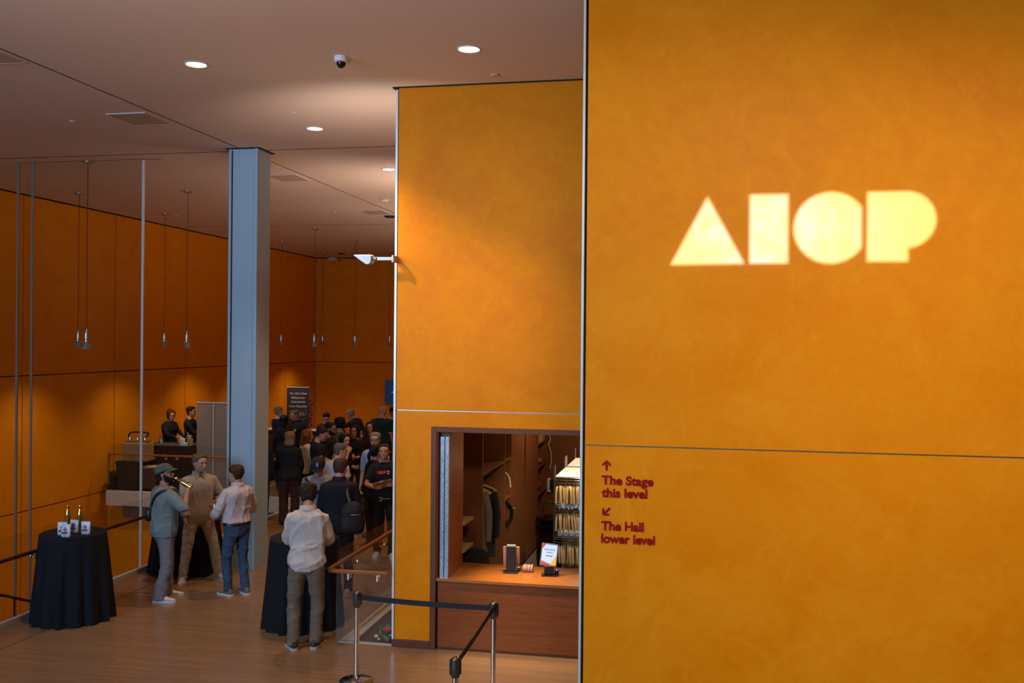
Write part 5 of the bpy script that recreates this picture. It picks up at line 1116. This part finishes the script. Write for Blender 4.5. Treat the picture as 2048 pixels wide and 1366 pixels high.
P('grey-haired man in navy jacket half hidden by the column', -10.0, 21.83, 1.76, 45, dict(kind='shirt', mat=NVY, cmat=WHT, hem=.85, ease=.03), dict(mat=BLKP), hair=('short', 'grey'))
P('woman with long dark hair seen from behind, next to the column', -9.26, 20.5, 1.67, -10, dict(kind='long', mat=BLK, hem=.86, ease=.015), dict(mat=BLKP), hair=('long', 'black'), sex='f')
P('man with short fair hair and black polo in front of the navy banner', -9.15, 20.95, 1.77, -168, dict(kind='tee', mat=BLK, hem=.85, ease=.025, collar=True), dict(mat=BLKP), hair=('crop', 'sandy'), skin='tan', head=(20, 14, 0), bulk=1.1); glasses(LTHR, True)
hit = MISC['bvh'].ray_cast(Vector((-.08, .8, 1.32)), Vector((0, -1, 0)))[0]
Geo().prism([(.035*math.cos(p), .035*math.sin(p)) for p in [2*math.pi*j/14 for j in range(14)]], hit+Vector((0, .012, 0)), (1, 0, 0), (0, 0, 1), (0, .003, 0)).build('badge', mat('badge_cloth', (.30, .26, .14), .8), MISC['t'], False)
P('person in black mostly hidden by the column, only one shoulder showing', -7.86, 16.35, 1.70, -20, dict(kind='long', mat=BLK, hem=.84, ease=.05, sr=1.3), dict(mat=BLKP, ease=1.2), hair=('short', 'black'), bulk=1.12)
P('woman with a blond-streaked bob, black sweater and brown trousers, from behind', -7.44, 16.75, 1.69, -22, dict(kind='long', mat=BLK, hem=.84, ease=.045, sr=1.25), dict(mat=BRNP, ease=1.25, flare=1.3), hair=('bob', 'blond'), sex='f', bulk=1.12, armL=dict(hand=(.2, .2, .95)), armR=dict(hand=(.2, .2, .95)))
P('woman with curly red hair and white top', -7.42, 17.45, 1.67, 48, dict(kind='long', mat=WHT, hem=.88, ease=.015), dict(mat=BLKP), hair=('bigcurl', 'red'), sex='f', head=(10, 5, 0))
P('man in a dark navy tee looking down, short dark hair', -7.02, 17.05, 1.77, 72, dict(kind='tee', mat=DNVY, hem=.85, ease=.022), dict(mat=BLKP), hair=('short', 'dark'), head=(0, 24, 0), bulk=1.05, armR=dict(hand=(.1, .34, 1.08)), armL=dict(hand=(.1, .34, 1.05)))
P('bearded man with glasses in a black jacket, behind the man in the navy tee', -7.08, 17.75, 1.79, 88, dict(kind='long', mat=BLK, hem=.85, ease=.03), dict(mat=BLKP), hair=('short', 'black'), skin='olive', beard='black', head=(4, 6, 0)); glasses(mat('dark_frame', (.02, .015, .012), .3))
ts = empty('tan_bag', MISC['t'].location, 'tan shoulder strap bag on the bearded man', 'bag', rz=MISC['t'].rotation_euler.z); strap((.03, 0, 1.2), (.8, .12, .5), mat('tan_canvas', (.40, .26, .14), .9), .05, 'strap', ts); Geo().loft([[(.24+.05*math.cos(p)*k, .03+.13*math.sin(p)*k, z) for p in [2*math.pi*j/16 for j in range(16)]] for z, k in ((.80, .8), (.84, 1), (1.02, 1), (1.05, .9))]).build('pouch', MATS['tan_canvas'], ts)
P('far man with bowed head and dark hair beyond the crowd', -8.82, 21.96, 1.68, 160, dict(kind='tee', mat=DGRY, hem=.85), dict(mat=BLKP), hair=('short', 'dark'), head=(0, 30, 0), lean=10)
P('man with thick dark curls and charcoal tee, from behind', -7.25, 18.75, 1.79, -12, dict(kind='tee', mat=DGRY, hem=.85, ease=.03, sr=1.2), dict(mat=BLKP), hair=('curly', 'black'), skin='tan', bulk=1.2)
P('grey-haired man in navy jacket bending over the far table', -8.42, 23.45, 1.74, -72, dict(kind='long', mat=NVY, hem=.82, ease=.035), dict(mat=BLKP), hair=('short', 'grey'), lean=38, head=(0, 15, 0), armR=dict(hand=(.15, .50, 1.0), el=(.5, -.3, .6)), armL=dict(hand=(.2, .5, 1.0), el=(.5, -.3, .6)))
P('woman with long dark hair facing us, dark top, holding a cup', -6.86, 18.6, 1.67, 172, dict(kind='long', mat=BLK, hem=.86, sleeve=1.5), dict(mat=BLKP), hair=('long', 'black'), sex='f', skin='tan', head=(8, 4, 0), armR=dict(hand=(.08, .26, 1.18)), armL=dict(hand=(.06, .25, 1.10)))
g_ = W(MISC['arms']['L'][4]['_grip']); o = Geo().lathe([(.028, 0), (.036, .11), (.034, .11), (.026, .005)], 14, cap=False).build('drink_cup', PAPER); o.location = (g_.x, g_.y, g_.z-.05); tag(o, 'pale cup held by the long-haired woman facing us', 'cup')
P('bald man in a bottle green jersey with white trim, from behind', -7.40, 21.85, 1.84, 12, dict(kind='tee', mat=GRN, hem=.82, ease=.04, sr=1.3, sleeve=.8), dict(mat=BLKP), hair=('none', 'grey'), bulk=1.22, head=(0, 0, 0))
Geo().tube([MISC['LM'] @ Vector((.078*math.cos(p), .074*math.sin(p)-.006, 1.492-.03*max(0, math.sin(p)))) for p in [2*math.pi*j/24 for j in range(25)]], .006, 8).xf(MISC['S3']).build('neck_trim', WHT, MISC['t'])
for sg_, A, E, B, sp in MISC['arms'].values():
    q = Geo(); c_ = A.lerp(E, .80); dd = (E-A).normalized(); q.tube([c_-dd*.012, c_+dd*.006], .083, 16); q.xf(MISC['S3']).build('sleeve_trim', WHT, MISC['t'])
P('dark-haired man at the wall edge, cut off by the metal trim', -7.40, 22.65, 1.76, 140, dict(kind='shirt', mat=BLK, cmat=WHT, hem=.85), dict(mat=BLKP), hair=('short', 'dark'), skin='tan', head=(-20, 8, 0))
P('dark-haired woman in a brown print top raising a drink, deep in the crowd', -6.78, 19.3, 1.68, 176, dict(kind='long', mat=BROWNT, hem=.84, sleeve=1.4), dict(mat=BLKP), hair=('long', 'dark'), sex='f', skin='fair', armR=dict(hand=(.13, .30, 1.40), el=(.5, -.2, -1), curl=.9), bulk=1.05)
g_ = W(MISC['arms']['R'][4]['_grip']); o = Geo().lathe([(.012, 0), (.03, .03), (.04, .10), (.038, .10), (.028, .034)], 14, cap=False).build('drink_glass', mat('drink_glass_mat', (.5, .47, .45), .1)); o.location = (g_.x, g_.y, g_.z); tag(o, 'small glass raised by the woman in the brown print top', 'glass')
sg_, A, E, B, sp = MISC['arms']['R']; Geo().tube([B-(B-E).normalized()*.05, B-(B-E).normalized()*.02], .036, 12).xf(MISC['S3']).build('bracelet', mat('yellow_band', (.70, .38, .02), .4), MISC['t'])
P('woman in black top with long dark hair, hand at her mouth', -6.38, 16.7, 1.69, 118, dict(kind='long', mat=BLK, hem=.84, ease=.014, sleeve=1.3), dict(mat=BLKP), hair=('long', 'black'), sex='f', skin='fair', head=(6, 8, 0), armR=dict(hand=(.05, .20, 1.44), el=(.45, .25, -1), curl=.8, dir=(-.5, -.1, .5), thumb=(0, -.4, 1)), armL=dict(hand=(.12, .22, 1.12)))
tb = empty('tote_bag', MISC['t'].location, 'cream tote bag on the shoulder of the woman with hand at mouth', 'bag', rz=MISC['t'].rotation_euler.z)
CRM = cloth('cream_canvas', (.52, .40, .27), .9)
Geo().loft([[(.23+.035*math.cos(p), .02+.17*math.copysign(abs(math.sin(p))**.5, math.sin(p)), z) for p in [2*math.pi*j/20 for j in range(20)]] for z in (.72, .76, 1.08)]).build('tote_body', CRM, tb)
for k in (-.08, .10): Geo().tube([(.23, k, 1.06), (.20, k*.7, 1.25), (.155, k*.4, 1.42), (.13, k*.3, 1.445)], .016, 8, flat=.3, sub=3).build('strap', CRM, tb)
P('man with short greying hair and pale grey tee, from behind', -5.58, 14.36, 1.78, 28, dict(kind='tee', mat=LGT, hem=.85, ease=.025, sr=1.1), dict(mat=BLKP), hair=('crop', 'grizzled'), head=(22, 10, 0), armL=dict(hand=(.34, .30, 1.30), el=(.8, -.3, -.6)))
P('grey-haired man with glasses in a light blue shirt', -5.55, 16.06, 1.79, -176, dict(kind='shirt', mat=LBL, hem=.86, ease=.025, sleeve=1.1, sr=1.15, buttons=True), dict(mat=BLKP), hair=('short', 'grey'), skin='fair', head=(-10, 2, 0)); glasses(mat('dark_frame', (.02, .015, .012), .3))
P('man in a black tee with a red logo holding a clipboard', -4.88, 14.55, 1.77, 163, dict(kind='tee', mat=BLK, hem=.86, ease=.022, sleeve=.75, sr=1.05), dict(mat=BLKP, ease=.98), hair=('crop', 'dark'), skin='tan', head=(8, 0, 0), bulk=1.02,
  armR=dict(hand=(.14, .30, 1.13), el=(.7, -.6, -.5), curl=.7, dir=(-.6, .8, .1), thumb=(0, .2, 1)), armL=dict(hand=(.16, .32, 1.17), el=(.7, -.6, -.5), curl=.7, dir=(-.6, .8, .1), thumb=(0, .2, 1)), feetL=(.12, .05, 10), feetR=(.10, -.05, 10), shoe='white')
def print_on(poly, m, name, ox, oz):
    q = Geo(); n = len(poly); vs = []
    for px_, pz_ in poly:
        o_ = Vector((-(ox+px_), .9, oz+pz_)); hp_ = MISC['bvh'].ray_cast(o_, Vector((0, -1, 0)))[0]; vs.append(hp_+Vector((0, .013, 0)))
    q.add(vs, [tuple(range(n-1, -1, -1))]); q.add([v+Vector((0, .002, 0)) for v in vs], [tuple(range(n-1, -1, -1))]); q.build(name, m, MISC['t'], False)
RP = mat('red_print', (.75, .012, .012), .6); WP = mat('white_print', (.5, .47, .45), .6)
pc = lambda cx, r, a0=0, a1=2*math.pi, n=16: [(cx+r*math.cos(a0+(a1-a0)*k/n), r*math.sin(a0+(a1-a0)*k/n)) for k in range(n)]
print_on([(-.105, -.027), (-.09, -.027), (-.09, .027), (-.105, .027)], RP, 'shirt_print', 0, 1.345); print_on(pc(-.052, .028), RP, 'shirt_print', 0, 1.345)
print_on([(-.018, -.027), (.008, -.027), (.008, -.006), (.03, -.004), (.036, .012), (.03, .025), (.008, .027), (-.018, .027)], RP, 'shirt_print', 0, 1.345)
print_on([(.046, .006), (.075, .006), (.082, .014), (.075, .026), (.046, .026)], WP, 'shirt_print', 0, 1.345); print_on([(.046, -.027), (.082, -.027), (.075, -.006), (.046, -.006)], WP, 'shirt_print', 0, 1.345)
gR, gL = W(MISC['arms']['R'][4]['_grip']), W(MISC['arms']['L'][4]['_grip']); mid = (gR+gL)/2; ux = (gL-gR).normalized(); fwd = Vector((math.sin(math.radians(163)), math.cos(math.radians(163)), 0)); uz = (Vector((0, 0, 1))*.55+fwd*.8).normalized(); uz = (uz-ux*uz.dot(ux)).normalized()
cb = empty('clipboard', mid, 'brown clipboard held by the man in the logo tee', 'clipboard')
Geo().prism([(-.155, -.06), (.155, -.06), (.155, .16), (-.155, .16)], (0, 0, 0), ux, uz, ux.cross(uz)*.006).build('board', mat('clipboard_board', (.36, .18, .08), .6), cb, False)
Geo().prism([(-.04, .145), (.04, .145), (.025, .185), (-.025, .185)], ux.cross(uz)*.006, ux, uz, ux.cross(uz)*.012).build('clip', STEEL, cb, False)
kb = empty('waist_tag', MISC['t'].location, 'pale key clip and script mark at the waist of the clipboard man', 'key clip', rz=MISC['t'].rotation_euler.z)
q = Geo(); hp_ = MISC['bvh'].ray_cast(Vector((0, .9, .93)), Vector((0, -1, 0)))[0]; y_ = hp_.y+.012
q.tube([(.055+.026*math.cos(p), y_, .93+.028*math.sin(p)) for p in [.6+5.0*k/12 for k in range(13)]], .005, 6); q.tube([(.02, y_, .93), (0, y_, .945), (-.02, y_, .925), (-.04, y_, .945), (-.06, y_, .93), (-.085, y_, .945), (-.09, y_, .93)], .004, 6); q.build('clip', WP, kb)
P('dark-haired woman mostly hidden behind the clipboard man', -5.30, 15.3, 1.66, 25, dict(kind='long', mat=BLK, hem=.86), dict(mat=BLKP), hair=('ponytail', 'black'), sex='f')
P('man in a dark baseball cap and grey tee with cross-body strap, head down', -5.36, 13.1, 1.74, 158, dict(kind='tee', mat=GRYT, hem=.84, ease=.040, sleeve=.95, sr=1.25, fold=.007), dict(mat=BLKP), hair=('short', 'dark'), skin='tan', head=(14, 30, 0), bulk=1.05, lean=5,
  armR=dict(hand=(.12, .30, 1.05), curl=.9, dir=(-.7, .6, .1), thumb=(0, .1, 1)), armL=dict(hand=(.08, .32, 1.02), curl=.9, dir=(-.7, .6, .1), thumb=(0, .1, 1)), vox=.011)
cap(cloth('navy_cap', (.012, .011, .020)), 'NY')
cs = empty('cross_body_bag', MISC['t'].location, 'dark cross-body strap over the grey tee of the man in the baseball cap', 'bag', rz=MISC['t'].rotation_euler.z)
strap((0, 0, 1.24), (.68, .03, -.66), LTHR, .040, 'strap', cs); Geo().loft([[(-.225+.04*math.cos(p)*k, -.02+.10*math.sin(p)*k, z) for p in [2*math.pi*j/16 for j in range(16)]] for z, k in ((.96, .75), (.98, 1), (1.1, 1), (1.13, .7))]).build('pouch', LTHR, cs)
P('man in a dark navy sweater with a black shoulder bag, from behind', -4.76, 12.32, 1.80, -16, dict(kind='long', mat=DNVY, hem=.85, ease=.032, sr=1.12, collar=True, fold=.006), dict(mat=BLKP, ease=1.0), hair=('short', 'brown'), skin='fair', head=(20, 10, 0), bulk=1.1, armL=dict(hand=(.20, .30, 1.0)), armR=dict(hand=(.24, .18, .92)), feetL=(.10, .04, 10), feetR=(.13, -.05, 14), shoe='cream', vox=.011)
bb = empty('shoulder_bag', MISC['t'].location, 'black soft bag hanging at the right hip of the man in navy', 'bag', rz=MISC['t'].rotation_euler.z)
Geo().tube([(.19, -.20, 1.20), (.14, -.175, 1.30), (.115, -.14, 1.42), (.12, -.02, 1.485), (.14, .11, 1.40), (.2, .14, 1.2), (.27, -.05, 1.08)], .020, 8, flat=.25, sub=4, ref=(1, 0, 0)).build('strap', LTHR, bb); voxel(Geo().loft([[(.19+.16*math.cos(p)*k, -.20+.075*math.sin(p)*k, z) for p in [2*math.pi*j/20 for j in range(20)]] for z, k in ((.84, .80), (.88, 1.04), (1.0, 1.1), (1.14, .98), (1.22, .7), (1.26, .35))]), 'bag_body', cloth('black_nylon', (.010, .010, .012), .6), bb, .011, 3, (.006, 14, (1, 1, 1), 4))
Geo().tube([(.18, -.288, 1.10), (.24, -.282, 1.105), (.30, -.255, 1.10)], .005, 6).build('zip', STEEL, bb)
P('person in a dark sleeve leaning at the counter, mostly behind the bright wall edge', -1.13, 11.62, 1.70, 178, dict(kind='long', mat=cloth('dark_brown_knit', (.022, .018, .015)), hem=.85, ease=.03, sr=1.35), dict(mat=BLKP), hair=('short', 'dark'), lean=18, armR=dict(hand=(.13, .46, .86), el=(1, -.3, -.3), dir=(-1, .2, -.1), thumb=(0, .3, 1)), armL=dict(hand=(.1, .46, .9)), face=True)
run_jobs()
